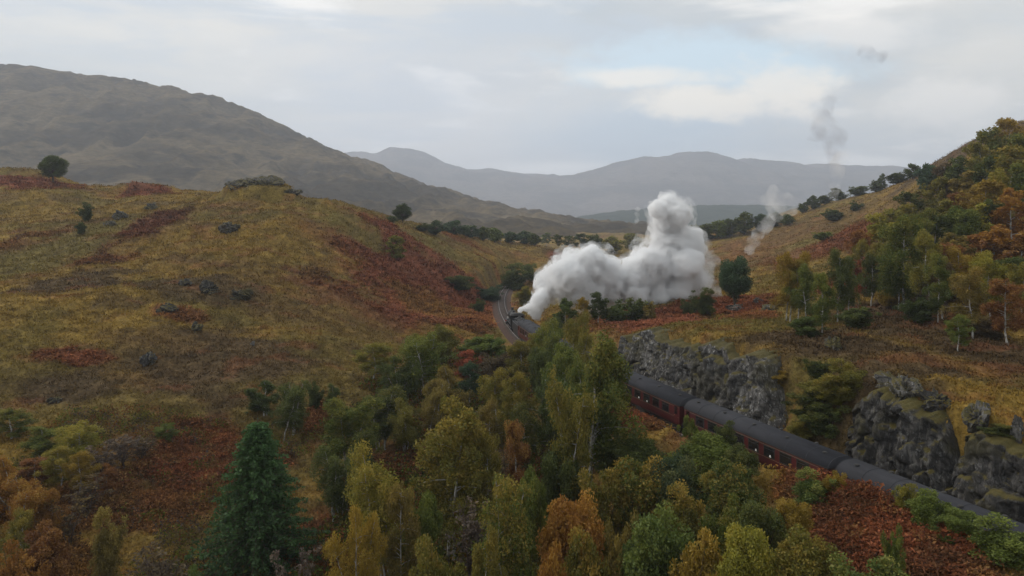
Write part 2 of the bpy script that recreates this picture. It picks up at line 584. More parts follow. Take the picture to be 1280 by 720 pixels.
def mat_leaf(name):
    """leaf colour from the tree's own colour; alpha = how much of the crown has turned gold"""
    m, n = newmat(name)
    oi = n.n('ShaderNodeObjectInfo')
    tint = n.n('ShaderNodeAttribute', attribute_name='tint').outputs['Fac']
    base = oi.outputs['Color']
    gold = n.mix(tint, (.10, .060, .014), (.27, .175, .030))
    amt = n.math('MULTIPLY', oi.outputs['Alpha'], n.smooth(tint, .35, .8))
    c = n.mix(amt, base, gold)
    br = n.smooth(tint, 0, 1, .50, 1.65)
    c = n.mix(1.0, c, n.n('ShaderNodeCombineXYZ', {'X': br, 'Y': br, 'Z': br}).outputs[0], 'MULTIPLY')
    df = n.n('ShaderNodeBsdfDiffuse', {'Color': c}).outputs[0]
    tr = n.n('ShaderNodeBsdfTranslucent', {'Color': c}).outputs[0]
    gl = n.n('ShaderNodeBsdfGlossy', {'Color': (.5, .5, .5, 1), 'Roughness': .55}).outputs[0]
    mx = n.n('ShaderNodeMixShader', {0: .30, 1: df, 2: tr}).outputs[0]
    mx = n.n('ShaderNodeMixShader', {0: .03, 1: mx, 2: gl}).outputs[0]
    n.n('ShaderNodeOutputMaterial', {'Surface': mx})
    return m


def mat_bark(name, light, dark):
    m, n = newmat(name)
    pos = n.n('ShaderNodeTexCoord').outputs['Object']
    nn = n.noise(n.mapping(pos, sc=(1, 1, .5)), 3.0, 5, .7)
    c = n.mix(n.smooth(nn, .45, .62), light, dark)
    bs = n.n('ShaderNodeBsdfDiffuse', {'Color': c})
    n.n('ShaderNodeOutputMaterial', {'Surface': bs.outputs[0]})
    return m


def mat_rock(name, moss=.5, lightness=1.0, veg=.6, streak=0.0):
    m, n = newmat(name)
    geo = n.n('ShaderNodeNewGeometry')
    pos = geo.outputs['Position']
    n1 = n.noise(pos, .9, 7, .7)
    n2 = n.noise(n.mapping(pos, sc=(1, 1, .45)), 3.0, 6, .7)
    vo = n.n('ShaderNodeTexVoronoi', {'Vector': n.mapping(pos, sc=(1, 1, .6)), 'Scale': 1.3, 'Randomness': 1.0}, feature='DISTANCE_TO_EDGE').outputs['Distance']
    c = n.ramp(n1, [(.30, (.048 * lightness, .044 * lightness, .040 * lightness)), (.50, (.122 * lightness, .114 * lightness, .105 * lightness)), (.66, (.26 * lightness, .25 * lightness, .235 * lightness))])
    c = n.mix(n.smooth(n2, .54, .64, 0, .9), c, (.42 * lightness, .41 * lightness, .39 * lightness))
    c = n.mix(n.smooth(n.noise(n.mapping(pos, sc=(1.4, 1.4, .25)), 1.4, 5, .6), .50, .66, 0, .75), c, (.030, .030, .030))
    c = n.mix(n.smooth(vo, .0, .07, .75, 0), c, (.025, .024, .022))
    if streak:
        sn = n.noise(n.mapping(pos, sc=(1, 1, .16)), 2.2, 5, .6)
        c = n.mix(n.smooth(sn, .52, .64, 0, streak), c, (.24, .225, .20))
    nz = n.n('ShaderNodeSeparateXYZ', {'Vector': geo.outputs['Normal']}).outputs[2]
    up = n.smooth(n.math('ADD', nz, n.math('MULTIPLY', n.math('SUBTRACT', n.noise(pos, .6, 5, .6), .5), 1.6)), .45, .80, 0, moss)
    c = n.mix(n.smooth(n.noise(n.mapping(pos, sc=(1, 1, 1.5)), .16, 4, .6), .50, .62, 0, veg), c, n.mix(n.noise(pos, 1.5, 5, .7), (.022, .024, .010), (.115, .095, .030)))
    c = n.mix(n.smooth(n.noise(pos, .13, 3, .6), .35, .65, .5, 0), c, (.035, .032, .030))
    mossc = n.mix(n.noise(pos, 2.0, 4, .6), (.045, .048, .014), (.150, .110, .030))
    c = n.mix(up, c, mossc)
    bump = n.n('ShaderNodeBump', {'Strength': 1.0, 'Distance': .25, 'Height': n2})
    bs = n.n('ShaderNodeBsdfPrincipled', {'Base Color': c, 'Roughness': .85, 'Specular IOR Level': .25, 'Normal': bump.outputs[0]})
    n.n('ShaderNodeOutputMaterial', {'Surface': bs.outputs[0]})
    return m


def mat_simple(name, colr, rough=.6, metal=0.0, spec=.5, var=.25, scale=3.0, stretch=(1, 1, 1)):
    m, n = newmat(name)
    pos = n.n('ShaderNodeTexCoord').outputs['Object']
    nn = n.noise(n.mapping(pos, sc=stretch), scale, 5, .65)
    k = n.smooth(nn, .3, .7, 1 - var, 1 + var)
    c = n.mix(1.0, colr, n.n('ShaderNodeCombineXYZ', {'X': k, 'Y': k, 'Z': k}).outputs[0], 'MULTIPLY')
    bs = n.n('ShaderNodeBsdfPrincipled', {'Base Color': c, 'Roughness': rough, 'Metallic': metal, 'Specular IOR Level': spec})
    n.n('ShaderNodeOutputMaterial', {'Surface': bs.outputs[0]})
    return m


def mat_hill(name, c_lo, c_hi, c_dark, sc=1.0):
    m, n = newmat(name)
    pos = n.n('ShaderNodeNewGeometry').outputs['Position']
    n1 = n.noise(n.mapping(pos, sc=(1, 1, 2.2)), .0045 * sc, 8, .62, 2.1, .4)
    n2 = n.noise(n.mapping(pos, sc=(1, 1, 3.5)), .02 * sc, 6, .65)
    n3 = n.noise(n.mapping(pos, sc=(1, 1, 3)), .09 * sc, 5, .7)
    c = n.mix(n.smooth(n1, .42, .58), c_lo, c_hi)
    c = n.mix(n.smooth(n2, .50, .68, 0, .8), c, c_dark)
    k = n.smooth(n3, .3, .7, .70, 1.35)
    c = n.mix(1.0, c, n.n('ShaderNodeCombineXYZ', {'X': k, 'Y': k, 'Z': k}).outputs[0], 'MULTIPLY')
    bs = n.n('ShaderNodeBsdfDiffuse', {'Color': c})
    n.n('ShaderNodeOutputMaterial', {'Surface': bs.outputs[0]})
    return m


M_ground = mat_ground()
M_plants = mat_plants('ground_plants')
M_leaf = mat_leaf('leaves')
M_birch = mat_bark('birch_bark', (.46, .44, .40), (.14, .12, .10))
M_bark = mat_bark('brown_bark', (.10, .075, .055), (.045, .035, .028))
M_twig = mat_bark('bare_twigs', (.12, .092, .075), (.07, .05, .042))
M_rock = mat_rock('lichened_rock', .9, 1.15, .55)
M_rock_dark = mat_rock('wet_dark_rock', 1.0, .48, .8, .55)
M_rock_pale = mat_rock('pale_boulder', .25, 1.7, 0)

# ------------------------------------------------------------------ near terrain sheet
def spaced(lo, hi, step0, c0, c1, grow):
    out = [c0]
    v = c0; st = step0
    while v < hi:
        if v >= c1: st = min(st * grow, 14)
        v += st; out.append(v)
    v = c0; st = step0
    pre = []
    while v > lo:
        st = min(st * grow, 14); v -= st; pre.append(v)
    return np.array(pre[::-1] + out)


xs = spaced(-820, 820, .55, -62, 62, 1.016)
ys = spaced(-90, 1010, .5, 42, 110, 1.009)
GX, GY = np.meshgrid(xs, ys)
GZ = height(GX, GY)
edge = sstep(700, 815, np.abs(GX)) + sstep(850, 1005, GY)
GZ = GZ - np.clip(edge, 0, 1) * 25
gc, gbr = ground_col(GX, GY)
GZ = GZ + gbr * (fbm(GX / 1.1, GY / 1.0, 301, 2) - .35) * .55 * (np.abs(track_d(GX, GY)) > 4.5)
me = mesh_np('moorland', np.stack([GX, GY, GZ], -1).reshape(-1, 3), grid_faces(len(ys), len(xs)), M_ground,
             cols=gc.reshape(-1, 3), smooth=True)
moor = struct(link('moorland', me))

# far valley floor
M_valley = mat_hill('valley_floor', (.10, .09, .04), (.15, .11, .05), (.06, .06, .03), 2.0)
gx = np.linspace(-9000, 9000, 121)
VX, VY = np.meshgrid(gx, gx)
VR = np.maximum(np.abs(VX) / 760, np.abs(VY - 460) / 500)
VZ = -60 + 57 * sstep(.75, .98, VR)
vf = struct(link('valley_floor', mesh_np('valley_floor', np.stack([VX, VY, VZ], -1).reshape(-1, 3), grid_faces(121, 121), M_valley, smooth=True)))


# ------------------------------------------------------------------ hills
def hill(name, ctrl, xr, yr, nx, ny, mat, amps, seed, wl):
    P = np.array([((px - 640) / F * D, D, CH - (py - HOR) / F * D) for px, py, D in ctrl])
    ev = tps_fit(P, .002)
    X, Y = np.meshgrid(np.linspace(*xr, nx), np.linspace(*yr, ny))
    Z = ev(X, Y)
    Z = Z + (fbm(X / wl, Y / wl, seed, 4) - .5) * amps[0]
    g = 1 - np.abs(fbm(X / (wl * .45) + Y / wl * .3, Y / (wl * .8), seed + 9, 4) - .5) * 2
    Z = Z + (g - .75) * amps[1]
    Z = Z + (fbm(X / (wl * .12), Y / (wl * .12), seed + 5, 4) - .5) * amps[2]
    ex = np.minimum(X - xr[0], xr[1] - X) / (xr[1] - xr[0]); ey = np.minimum(Y - yr[0], yr[1] - Y) / (yr[1] - yr[0])
    Z = np.where((ex < .02) | (ey < .02), np.minimum(Z, -20), Z)
    me = mesh_np(name, np.stack([X, Y, Z], -1).reshape(-1, 3), grid_faces(ny, nx), mat, smooth=True)
    return struct(link(name, me))


M_left = mat_hill('left_hillside', (.056, .045, .030), (.132, .100, .058), (.028, .026, .023))
hill('grassy_mountain',
     [(-250, 60, 1500), (0, 84, 1500), (110, 99, 1500), (230, 119, 1480), (330, 153, 1460), (400, 187, 1440), (480, 218, 1420),
      (560, 245, 1400), (640, 262, 1380), (700, 274, 1360), (770, 290, 1340), (850, 300, 1330), (-250, 150, 1150), (0, 165, 1150), (120, 172, 1150),
      (230, 178, 1150), (330, 200, 1150), (420, 230, 1120), (500, 255, 1080), (600, 276, 1050), (700, 288, 1000),
      (0, 240, 850), (200, 246, 850), (400, 268, 820), (520, 286, 780), (640, 300, 740), (740, 303, 760), (0, 330, 600), (300, 320, 600), (600, 330, 600),
      (-400, 240, 800), (-600, 110, 1500), (0, 190, 2100), (300, 230, 2100), (600, 290, 2000), (-600, 190, 2100)],
     (-1900, 450), (560, 2200), 420, 260, M_left, (26, 50, 8), 401, 190)
M_far = mat_hill('far_hillside', (.088, .078, .072), (.150, .124, .108), (.055, .050, .050), .6)
hill('distant_mountain',
     [(200, 215, 5600), (380, 205, 5500), (455, 195, 5400), (512, 188, 5300), (560, 203, 5300), (630, 216, 5300), (690, 223, 5250), (750, 211, 5100),
      (800, 200, 5000), (850, 193, 5000), (900, 194, 5000), (950, 205, 5000), (1000, 209, 5000), (1040, 213, 5000), (1080, 211, 5000),
      (1110, 208, 5000), (1150, 214, 5000), (1300, 225, 5000), (1600, 235, 5000), (500, 235, 4300), (600, 250, 4200), (700, 262, 4000),
      (800, 240, 4300), (900, 235, 4300), (1000, 245, 4300), (1150, 250, 4300), (700, 275, 3300), (900, 268, 3500), (1100, 275, 3300), (400, 275, 3300),
      (200, 230, 4300), (200, 275, 3300), (1500, 275, 3300), (500, 240, 6500), (900, 240, 6500), (1400, 260, 6500), (200, 240, 6500)],
     (-3200, 4600), (3000, 6800), 420, 220, M_far, (26, 70, 15), 431, 800)
M_forest_hill = mat_hill('forested_slope', (.018, .030, .020), (.030, .044, .026), (.012, .02, .014), 6)
hill('forested_hill',
     [(690, 277, 2600), (740, 268, 2600), (790, 262, 2600), (850, 258, 2600), (920, 256, 2600), (980, 258, 2600), (1100, 266, 2600), (1200, 276, 2600),
      (700, 281, 2200), (850, 278, 2100), (1000, 278, 2100), (1200, 282, 2200), (620, 281, 2400), (850, 275, 3100), (1100, 282, 3100), (650, 283, 3100)],
     (-100, 1700), (2000, 3200), 260, 120, M_forest_hill, (6, 8, 9), 461, 260)

# ------------------------------------------------------------------ railway track
M_ballast = mat_simple('ballast', (.085, .054, .042), .95, spec=.08, var=.5, scale=6)
M_rail = mat_simple('rail_steel', (.24, .21, .20), .5, .2, var=.2)
M_sleeper = mat_simple('sleeper_timber', (.11, .088, .076), .9, spec=.08, var=.3)
ss = np.arange(1, _ts[-1] - 22, 1.0)


def sweep(name, prof, mat, s_arr, parent=None, smooth=False):
    V = []
    for s in s_arr:
        for d, z in prof:
            x, y, _ = track_off(s, d)
            V.append((x, y, z))
    k = len(prof)
    Fq = []
    for i in range(len(s_arr) - 1):
        for j in range(k - 1):
            a = i * k + j
            Fq.append((a, a + 1, a + k + 1, a + k))
    me = mesh_np(name, V, Fq, mat, smooth=smooth)
    return link(name, me, parent)


bb = sweep('ballast_bed', [(-2.6, -.62), (-1.6, -.22), (-1.0, -.19), (0, -.20), (1.0, -.19), (1.6, -.22), (2.6, -.62)], M_ballast, ss)
struct(bb)
trk = empty('railway_track', (*track_off(S0 + 60, 0)[:2], 0))
tag(trk, 'single railway line of two steel rails curving away past the shrubs', 'railway track')
trk_inv = trk.location.copy()


def world_child(o, par):
    o.parent = par
    o.matrix_parent_inverse = Matrix.Translation(-par.location)
    return o


for g in (-.7525, .7525):
    r = sweep('rail', [(g - .035, -.14), (g - .035, 0), (g + .035, 0), (g + .035, -.14)], M_rail, ss)
    world_child(r, trk)
V = []; Fq = []
for s in np.arange(2, _ts[-1] - 24, .65):
    x, y, a = track_off(float(s), 0)
    hx, hy = math.cos(a), math.sin(a); nx_, ny_ = hy, -hx
    b = len(V)
    for zz in (-.25, -.145):
        for (u, v) in ((-.13, -1.3), (.13, -1.3), (.13, 1.3), (-.13, 1.3)):
            V.append((x + hx * u + nx_ * v, y + hy * u + ny_ * v, zz))
    for q in ((4, 5, 6, 7), (0, 1, 5, 4), (1, 2, 6, 5), (2, 3, 7, 6), (3, 0, 4, 7)):
        Fq.append([b + i for i in q])
sl = world_child(link('sleepers', mesh_np('sleepers', V, Fq, M_sleeper)), trk)
sl['kind'] = 'stuff'

# ------------------------------------------------------------------ coaches
M_maroon = mat_simple('maroon_coach_paint', (.070, .010, .010), .45, var=.25, scale=1.2, stretch=(.3, 1, 1))
M_roof = mat_simple('coach_roof_grey', (.030, .030, .035), .8, spec=.22, var=.22, scale=.8, stretch=(.25, 1.5, 1))
M_black = mat_simple('black_paint', (.014, .014, .015), .6, var=.3)
M_sooty = mat_simple('sooty_underframe', (.028, .025, .022), .8, var=.4)
M_glass = mat_simple('dark_window_glass', (.012, .012, .014), .08, spec=.9, var=.1)
M_cream = mat_simple('cream_trim', (.22, .17, .10), .5, var=.15)
M_white = mat_simple('white_lampshade', (.80, .78, .72), .6, var=.05)
M_brass = mat_simple('brass', (.55, .38, .12), .3, .9, var=.2)
M_coal = mat_simple('coal', (.012, .012, .013), .6, var=.5, scale=8)
M_steel = mat_simple('bare_steel', (.35, .34, .33), .35, .8)
CL, CW = 19.66, 2.82


def coach_section():
    """half profile (y, z) from the solebar to the middle of the roof"""
    pr = [(1.33, 1.02), (1.41, 1.25), (1.41, 2.0), (1.40, 2.75), (1.36, 3.02)]
    roof = []
    for k in range(0, 9):
        t = k / 8 * math.pi / 2
        roof.append((1.40 * math.cos(t) ** .80, 3.03 + .84 * math.sin(t) ** 1.15))
    return pr, roof


def extrude_profile(name, prof, x0, x1, mat, parent, smooth, cap=True):
    bm = bmesh.new()
    rows = []
    for x in (x0, x1):
        rows.append([bm.verts.new((x, y, z)) for y, z in prof])
    for i in range(len(prof) - 1):
        bm.faces.new((rows[0][i], rows[0][i + 1], rows[1][i + 1], rows[1][i]))
    if cap:
        bm.faces.new(rows[0]); bm.faces.new(rows[1][::-1])
    return bm_obj(name, bm, mat, parent, smooth)


def make_coach():
    t = empty('railway_coach', (0, 0, 0))
    pr, roof = coach_section()
    full = [(-y, z) for y, z in pr[::-1]][::-1]
    body = [(-y, z) for y, z in reversed(pr)] 
    prof = [(-1.34, 3.03)] + [(-y, z) for y, z in reversed(pr[:4])] + pr[:4] + [(1.34, 3.03)]
    extrude_profile('body', prof, -CL / 2 + .06, CL / 2 - .06, M_maroon, t, False)
    rp = [(y, z) for y, z in roof] + [(-y, z) for y, z in reversed(roof[:-1])]
    rf = extrude_profile('roof', rp, -CL / 2, CL / 2, M_roof, t, True)
    # gutter ribs across the roof, sheet joints
    rib = [(y * 1.012, 3.03 + (z - 3.03) * 1.018) for y, z in rp]
    sm = extrude_profile('roof_seam', rib, -.03, .03, M_roof, t, False).data
    for k, x in enumerate(np.linspace(-CL / 2 + .04, CL / 2 - .04, 9)):
        q = bpy.data.objects['roof_seam'] if k == 0 else link('roof_seam', sm, t)
        q.location = (x, 0, 0)
    bm = bmesh.new()
    for sy in (-1, 1):
        bm_box(bm, (0, sy * 1.405, 3.02), (CL - .1, .05, .06))
    bm_obj('gutter', bm, M_sooty, t)
    # ventilators, two staggered rows
    vm = None
    for k, x in enumerate(np.linspace(-CL / 2 + 1.3, CL / 2 - 1.3, 9)):
        for sy in ((-.55,) if k % 2 else (.55,)):
            if vm is None:
                bm = bmesh.new()
                bm_cyl(bm, (0, 0, .05), .13, .14, seg=10, r2=.10)
                bm_cyl(bm, (0, 0, .15), .20, .07, seg=10, r2=.14)
                bm_box(bm, (0, 0, -.02), (.42, .36, .05))
                v = bm_obj('roof_vent', bm, M_sooty, t); vm = v.data
            else:
                v = link('roof_vent', vm, t)
            v.location = (x, sy, 3.74)
    # windows
    wx = [-7.05, -5.05, -3.05, -1.0, 1.0, 3.05, 5.05, 7.05]
    fm = pm = None
    for sy in (-1, 1):
        for i, x in enumerate(wx):
            if fm is None:
                bm = bmesh.new()
                W_, H_ = 1.32, .86
                bm_box(bm, (0, 0, H_ / 2), (W_ + .12, .03, .06)); bm_box(bm, (0, 0, -H_ / 2), (W_ + .12, .03, .06))
                bm_box(bm, (-W_ / 2, 0, 0), (.06, .03, H_ - .06)); bm_box(bm, (W_ / 2, 0, 0), (.06, .03, H_ - .06))
                bm_box(bm, (0, 0, .22), (W_ - .06, .02, .04))
                f = bm_obj('window', bm, M_brass if False else M_sooty, t); fm = f.data
                bm = bmesh.new(); bm_box(bm, (0, 0, 0), (W_ - .02, .012, H_ - .02))
                p = bm_obj('pane', bm, M_glass, f); pm = p.data
                bm = bmesh.new(); bm_cyl(bm, (0, 0, 0), .12, .17, seg=10, r2=.07)
                lp = bm_obj('lamp_shade', bm, M_white, f); lm = lp.data
            else:
                f = link('window', fm, t); p = link('pane', pm, f); lp = link('lamp_shade', lm, f) if i in (2, 3, 5) else None
            f.location = (x, sy * 1.418, 2.36); p.location = (0, 0, 0)
            f.rotation_euler = (0, 0, 0 if sy > 0 else math.pi)
            if lp is None: continue
            lp.location = (-.35 + .1 * (i % 3), .02, -.30)
            lp.scale = (1, .25, 1)
    # doors at both ends
    dm = None
    for sy in (-1, 1):
        for x in (-9.1, 9.1):
            if dm is None:
                bm = bmesh.new(); bm_box(bm, (0, 0, 0), (.66, .03, 1.86)); d = bm_obj('door', bm, M_maroon, t); dm = d.data
                bm = bmesh.new(); bm_box(bm, (0, 0, 0), (.48, .02, .78)); p = bm_obj('pane', bm, M_glass, d); dpm = p.data
                bm = bmesh.new(); bm_box(bm, (0, 0, 0), (.12, .05, .03)); h = bm_obj('handle', bm, M_brass, d); dhm = h.data
            else:
                d = link('door', dm, t); p = link('pane', dpm, d); h = link('handle', dhm, d)
            d.location = (x, sy * 1.414, 2.08); p.location = (0, sy * .012, .42); h.location = (.24, sy * .03, -.1)
    bm = bmesh.new()
    for sy in (-1, 1):
        for z in (1.83, 2.86):
            bm_box(bm, (0, sy * 1.415, z), (CL - .2, .012, .022))
    bm_obj('lining', bm, M_cream, t)
    bm = bmesh.new(); bm_box(bm, (0, 0, 2.15), (.42, 1.0, 2.1))
    gw = bm_obj('gangway', bm, M_sooty, t); gw.location = (CL / 2 + .15, 0, 0)
    gw = link('gangway', gw.data, t); gw.location = (-CL / 2 - .15, 0, 0)
    bm = bmesh.new()
    bm_box(bm, (0, 0, .92), (CL - .1, 2.5, .2)); bm_box(bm, (-1.2, .9, .62), (1.9, .5, .45)); bm_box(bm, (1.6, -.9, .62), (1.6, .5, .45))
    for sx in (-1, 1):
        for sy in (-.87, .87):
            bm_cyl(bm, (sx * (CL / 2 + .12), sy, 1.05), .24, .3, 'X', 12)
    bm_obj('underframe', bm, M_sooty, t)
    wm = None
    for sx in (-1, 1):
        bm = bmesh.new()
        for sy in (-1.02, 1.02):
            bm_box(bm, (0, sy, .55), (3.4, .14, .26)); bm_box(bm, (0, sy, .36), (1.5, .16, .2))
            for wx_ in (-1.28, 1.28): bm_box(bm, (wx_, sy, .46), (.34, .2, .3))
        bm_box(bm, (0, 0, .6), (.5, 2.1, .25))
        b = bm_obj('bogie', bm, M_sooty, t); b.location = (sx * 7.1, 0, 0)
        for wx_ in (-1.28, 1.28):
            for sy in (-.75, .75):
                if wm is None:
                    bm = bmesh.new(); bm_cyl(bm, (0, 0, 0), .457, .12, 'Y', 20); bm_cyl(bm, (0, 0, 0), .50, .03, 'Y', 20)
                    wv = bm_obj('wheel', bm, M_steel, b); wm = wv.data
                else:
                    wv = link('wheel', wm, b)
                wv.location = (wx_, sy, .47)
    return t


def children(o):
    return [c for c in bpy.data.objects if c.parent == o]


def copy_tree(o, parent=None):
    c = o.copy(); COL.objects.link(c); c.parent = parent
    for ch in children(o):
        copy_tree(ch, c)
    return c


proto = make_coach()
GC = 'coaches of the steam train'
coach_s = [S0 - 10.15 + k * 20.3 for k in range(-1, 5)]
coach_l = ['maroon coach with dark grey roof running out of the right edge of the picture',
           'maroon coach below the tall dark rock buttress, just left of the last roof gap',
           'maroon coach below the yellow gorse clump on the cutting, between the two roof gaps',
           'maroon coach with white window lamps showing, just clear of the tall birch',
           'maroon coach hidden for the most part behind the tallest birch tree',
           'maroon coach coupled next to the locomotive under the steam']
coach_l = [coach_l[0], coach_l[1], coach_l[3], coach_l[4], coach_l[5]]
coach_l[1] = 'maroon coach whose roof lies between the two roof gaps, below the rocky cutting'
coach_s = [S0 - 10.15, S0 + 10.15, S0 + 30.45, S0 + 50.75, S0 + 71.05]
coach_l[0] = 'maroon coach below the dark buttress, its roof running out of the right edge'
coach_l[2] = 'maroon coach with its red side and windows showing beside the tallest birch'
coach_l[3] = 'maroon coach hidden for the most part behind the tallest birch tree'
coach_l[4] = 'maroon coach coupled next to the tender, under the steam'
for i, (s, lb) in enumerate(zip(coach_s, coach_l)):
    o = proto if i == 0 else copy_tree(proto)
    x0, y0, _ = track_off(s - 7.1, 0); x1, y1, _ = track_off(s + 7.1, 0)
    o.location = ((x0 + x1) / 2, (y0 + y1) / 2, 0)
    o.rotation_euler = (0, 0, math.atan2(y1 - y0, x1 - x0))
    tag(o, lb, 'railway coach', GC)

# ------------------------------------------------------------------ tender and locomotive (x forward)
s_t = coach_s[-1] + 9.83 + .35 + 3.7
x, y, a = track_off(s_t, 0)
t = empty('locomotive_tender', (x, y, 0), a)
tag(t, 'black coal tender between the locomotive and the first coach', 'tender')
bm = bmesh.new()
bm_box(bm, (0, 0, 1.95), (7.1, 2.55, 1.5)); bm_box(bm, (-.9, 0, 2.8), (5.2, 2.3, .35)); bm_box(bm, (3.45, 0, 2.9), (.12, 2.3, .5))
bmesh.ops.bevel(bm, geom=bm.edges[:], offset=.05, segments=1, affect='EDGES')
bm_obj('tank', bm, M_black, t)
rr = random.Random(3)
bm = bmesh.new()
for k in range(90):
    r = bmesh.ops.create_icosphere(bm, subdivisions=1, radius=rr.uniform(.14, .30))
    xx = rr.uniform(-2.6, 2.9); yy = rr.uniform(-.9, .9)
    bmesh.ops.translate(bm, vec=(xx, yy, 2.95 + .35 * (1 - abs(yy)) + rr.uniform(-.1, .1)), verts=r['verts'])
cb = bm_obj('coal', bm, M_coal, t); cb['kind'] = 'stuff'
bm = bmesh.new()
bm_box(bm, (0, 0, .98), (7.4, 2.2, .4)); bm_box(bm, (0, .98, .55), (5.6, .08, .5)); bm_box(bm, (0, -.98, .55), (5.6, .08, .5))
bm_obj('underframe', bm, M_sooty, t)
wm = None
for wx_ in (-2.2, 0, 2.2):
    for sy in (-.75, .75):
        if wm is None:
            bm = bmesh.new(); bm_cyl(bm, (0, 0, 0), .62, .13, 'Y', 20); wv = bm_obj('wheel', bm, M_steel, t); wm = wv.data
        else: wv = link('wheel', wm, t)
        wv.location = (wx_, sy, .62)

s_l = s_t + 3.7 + .4 + 5.7
x, y, a = track_off(s_l, 0)
lo = empty('steam_locomotive', (x, y, 0), a)
tag(lo, 'black steam locomotive under the plume, heading round the curve', 'locomotive')
bm = bmesh.new(); bm_cyl(bm, (-.1, 0, 2.62), .84, 4.8, 'X', 28, r2=.76); bm_obj('boiler', bm, M_black, lo, True)
bm = bmesh.new(); bm_cyl(bm, (3.3, 0, 2.6), .86, 2.0, 'X', 28); bm_cyl(bm, (4.33, 0, 2.6), .68, .1, 'X', 24, r2=.5); bm_box(bm, (3.3, 0, 1.72), (1.5, 1.2, .5))
for k in range(2): bm_box(bm, (4.42, 0, 2.6), (.05, .5 if k else .06, .06 if k else .5))
bm_obj('smokebox', bm, M_sooty, lo)
bm = bmesh.new(); bm_cyl(bm, (3.3, 0, 3.62), .27, .55, 'Z', 18, r2=.24); bm_cyl(bm, (3.3, 0, 3.93), .33, .1, 'Z', 18); bm_obj('chimney', bm, M_sooty, lo)
bm = bmesh.new(); bm_cyl(bm, (.6, 0, 3.50), .34, .4, 'Z', 18, r2=.26); bm_obj('dome', bm, M_black, lo, True)
bm = bmesh.new()
for sy in (-.2, .2): bm_cyl(bm, (-2.6, sy, 3.65), .08, .3, 'Z', 10)
bm_obj('safety_valve', bm, M_brass, lo)
bm = bmesh.new(); bm_box(bm, (-2.9, 0, 2.5), (1.9, 1.75, 1.9)); bmesh.ops.bevel(bm, geom=bm.edges[:], offset=.22, segments=3, affect='EDGES'); bm_obj('firebox', bm, M_black, lo)
bm = bmesh.new()
for sy in (-1.28, 1.28):
    bm_box(bm, (-4.35, sy, 2.1), (1.35, .05, 1.1)); bm_box(bm, (-3.75, sy, 3.0), (.15, .05, .75)); bm_box(bm, (-4.7, sy, 3.0), (.2, .05, .75))
bm_box(bm, (-3.66, 0, 2.5), (.05, 2.5, 1.8))
cb = bm_obj('cab', bm, M_black, lo)
rp = [(1.38 * math.cos(q / 10 * math.pi), 3.38 + .42 * math.sin(q / 10 * math.pi)) for q in range(11)]
extrude_profile('cab_roof', rp, -5.2, -3.5, M_sooty, lo, True)
bm = bmesh.new(); bm_box(bm, (.2, -1.08, 1.62), (8.6, .46, .06)); bm_box(bm, (.2, 1.08, 1.62), (8.6, .46, .06))
for sy in (-1.02, 1.02):
    for wx_ in (-2.35, -.2, 2.0):
        bm_box(bm, (wx_, sy, 1.78), (1.5, .3, .26))
bm_obj('running_board', bm, M_black, lo)
bm = bmesh.new(); bm_box(bm, (5.1, 0, 1.12), (.12, 2.5, .42)); bm_obj('buffer_beam', bm, mat_simple('red_buffer_beam', (.32, .02, .015), .4), lo)
bmm = None
for sy in (-.87, .87):
    bm = bmesh.new(); bm_cyl(bm, (5.35, sy, 1.06), .12, .4, 'X', 12); bm_cyl(bm, (5.58, sy, 1.06), .23, .05, 'X', 16); bm_obj('buffer', bm, M_steel, lo)
bm = bmesh.new(); bm_box(bm, (.1, 0, 1.05), (9.8, 1.1, .5)); bm_box(bm, (4.6, 0, 1.45), (.9, 2.3, .08)); bm_obj('frame', bm, M_sooty, lo)
for sy in (-1.05, 1.05):
    bm = bmesh.new(); bm_cyl(bm, (3.2, sy, .95), .36, 1.15, 'X', 18); bm_obj('cylinder', bm, M_sooty, lo)
    bm = bmesh.new(); bm_box(bm, (-.2, sy * 1.0, .72), (4.6, .06, .13)); bm_box(bm, (1.1, sy * 1.06, .86), (2.6, .06, .11)); bm_obj('coupling_rod', bm, M_steel, lo)
wm = None
for wx_ in (-2.35, -.2, 2.0):
    for sy in (-.76, .76):
        if wm is None:
            bm = bmesh.new()
            bmesh.ops.create_cone(bm, cap_ends=False, segments=28, radius1=.91, radius2=.91, depth=.13)
            bmesh.ops.create_cone(bm, cap_ends=False, segments=28, radius1=.80, radius2=.80, depth=.13)
            bmesh.ops.rotate(bm, matrix=Matrix.Rotation(R(90), 3, 'X'), verts=bm.verts)
            bm_cyl(bm, (0, 0, 0), .18, .2, 'Y', 12)
            for k in range(8):
                aa = k * math.pi / 8
                bm_box(bm, (0, 0, 0), (1.66, .05, .07), Matrix.Rotation(aa, 3, 'Y'))
            wv = bm_obj('driving_wheel', bm, M_sooty, lo); wm = wv.data
        else: wv = link('driving_wheel', wm, lo)
        wv.location = (wx_, sy, .91)
wm = None
for wx_ in (3.4, 4.7):
    for sy in (-.75, .75):
        if wm is None:
            bm = bmesh.new(); bm_cyl(bm, (0, 0, 0), .5, .12, 'Y', 20); wv = bm_obj('wheel', bm, M_sooty, lo); wm = wv.data
        else: wv = link('wheel', wm, lo)
        wv.location = (wx_, sy, .5)
lm = None
for sy in (-.8, .8):
    bm = bmesh.new(); bm_cyl(bm, (4.9, sy, 1.75), .13, .3, 'Z', 12); bm_obj('headlamp', bm, M_white, lo)
chim = lo.matrix_basis @ Vector((3.3, 0, 4.0))



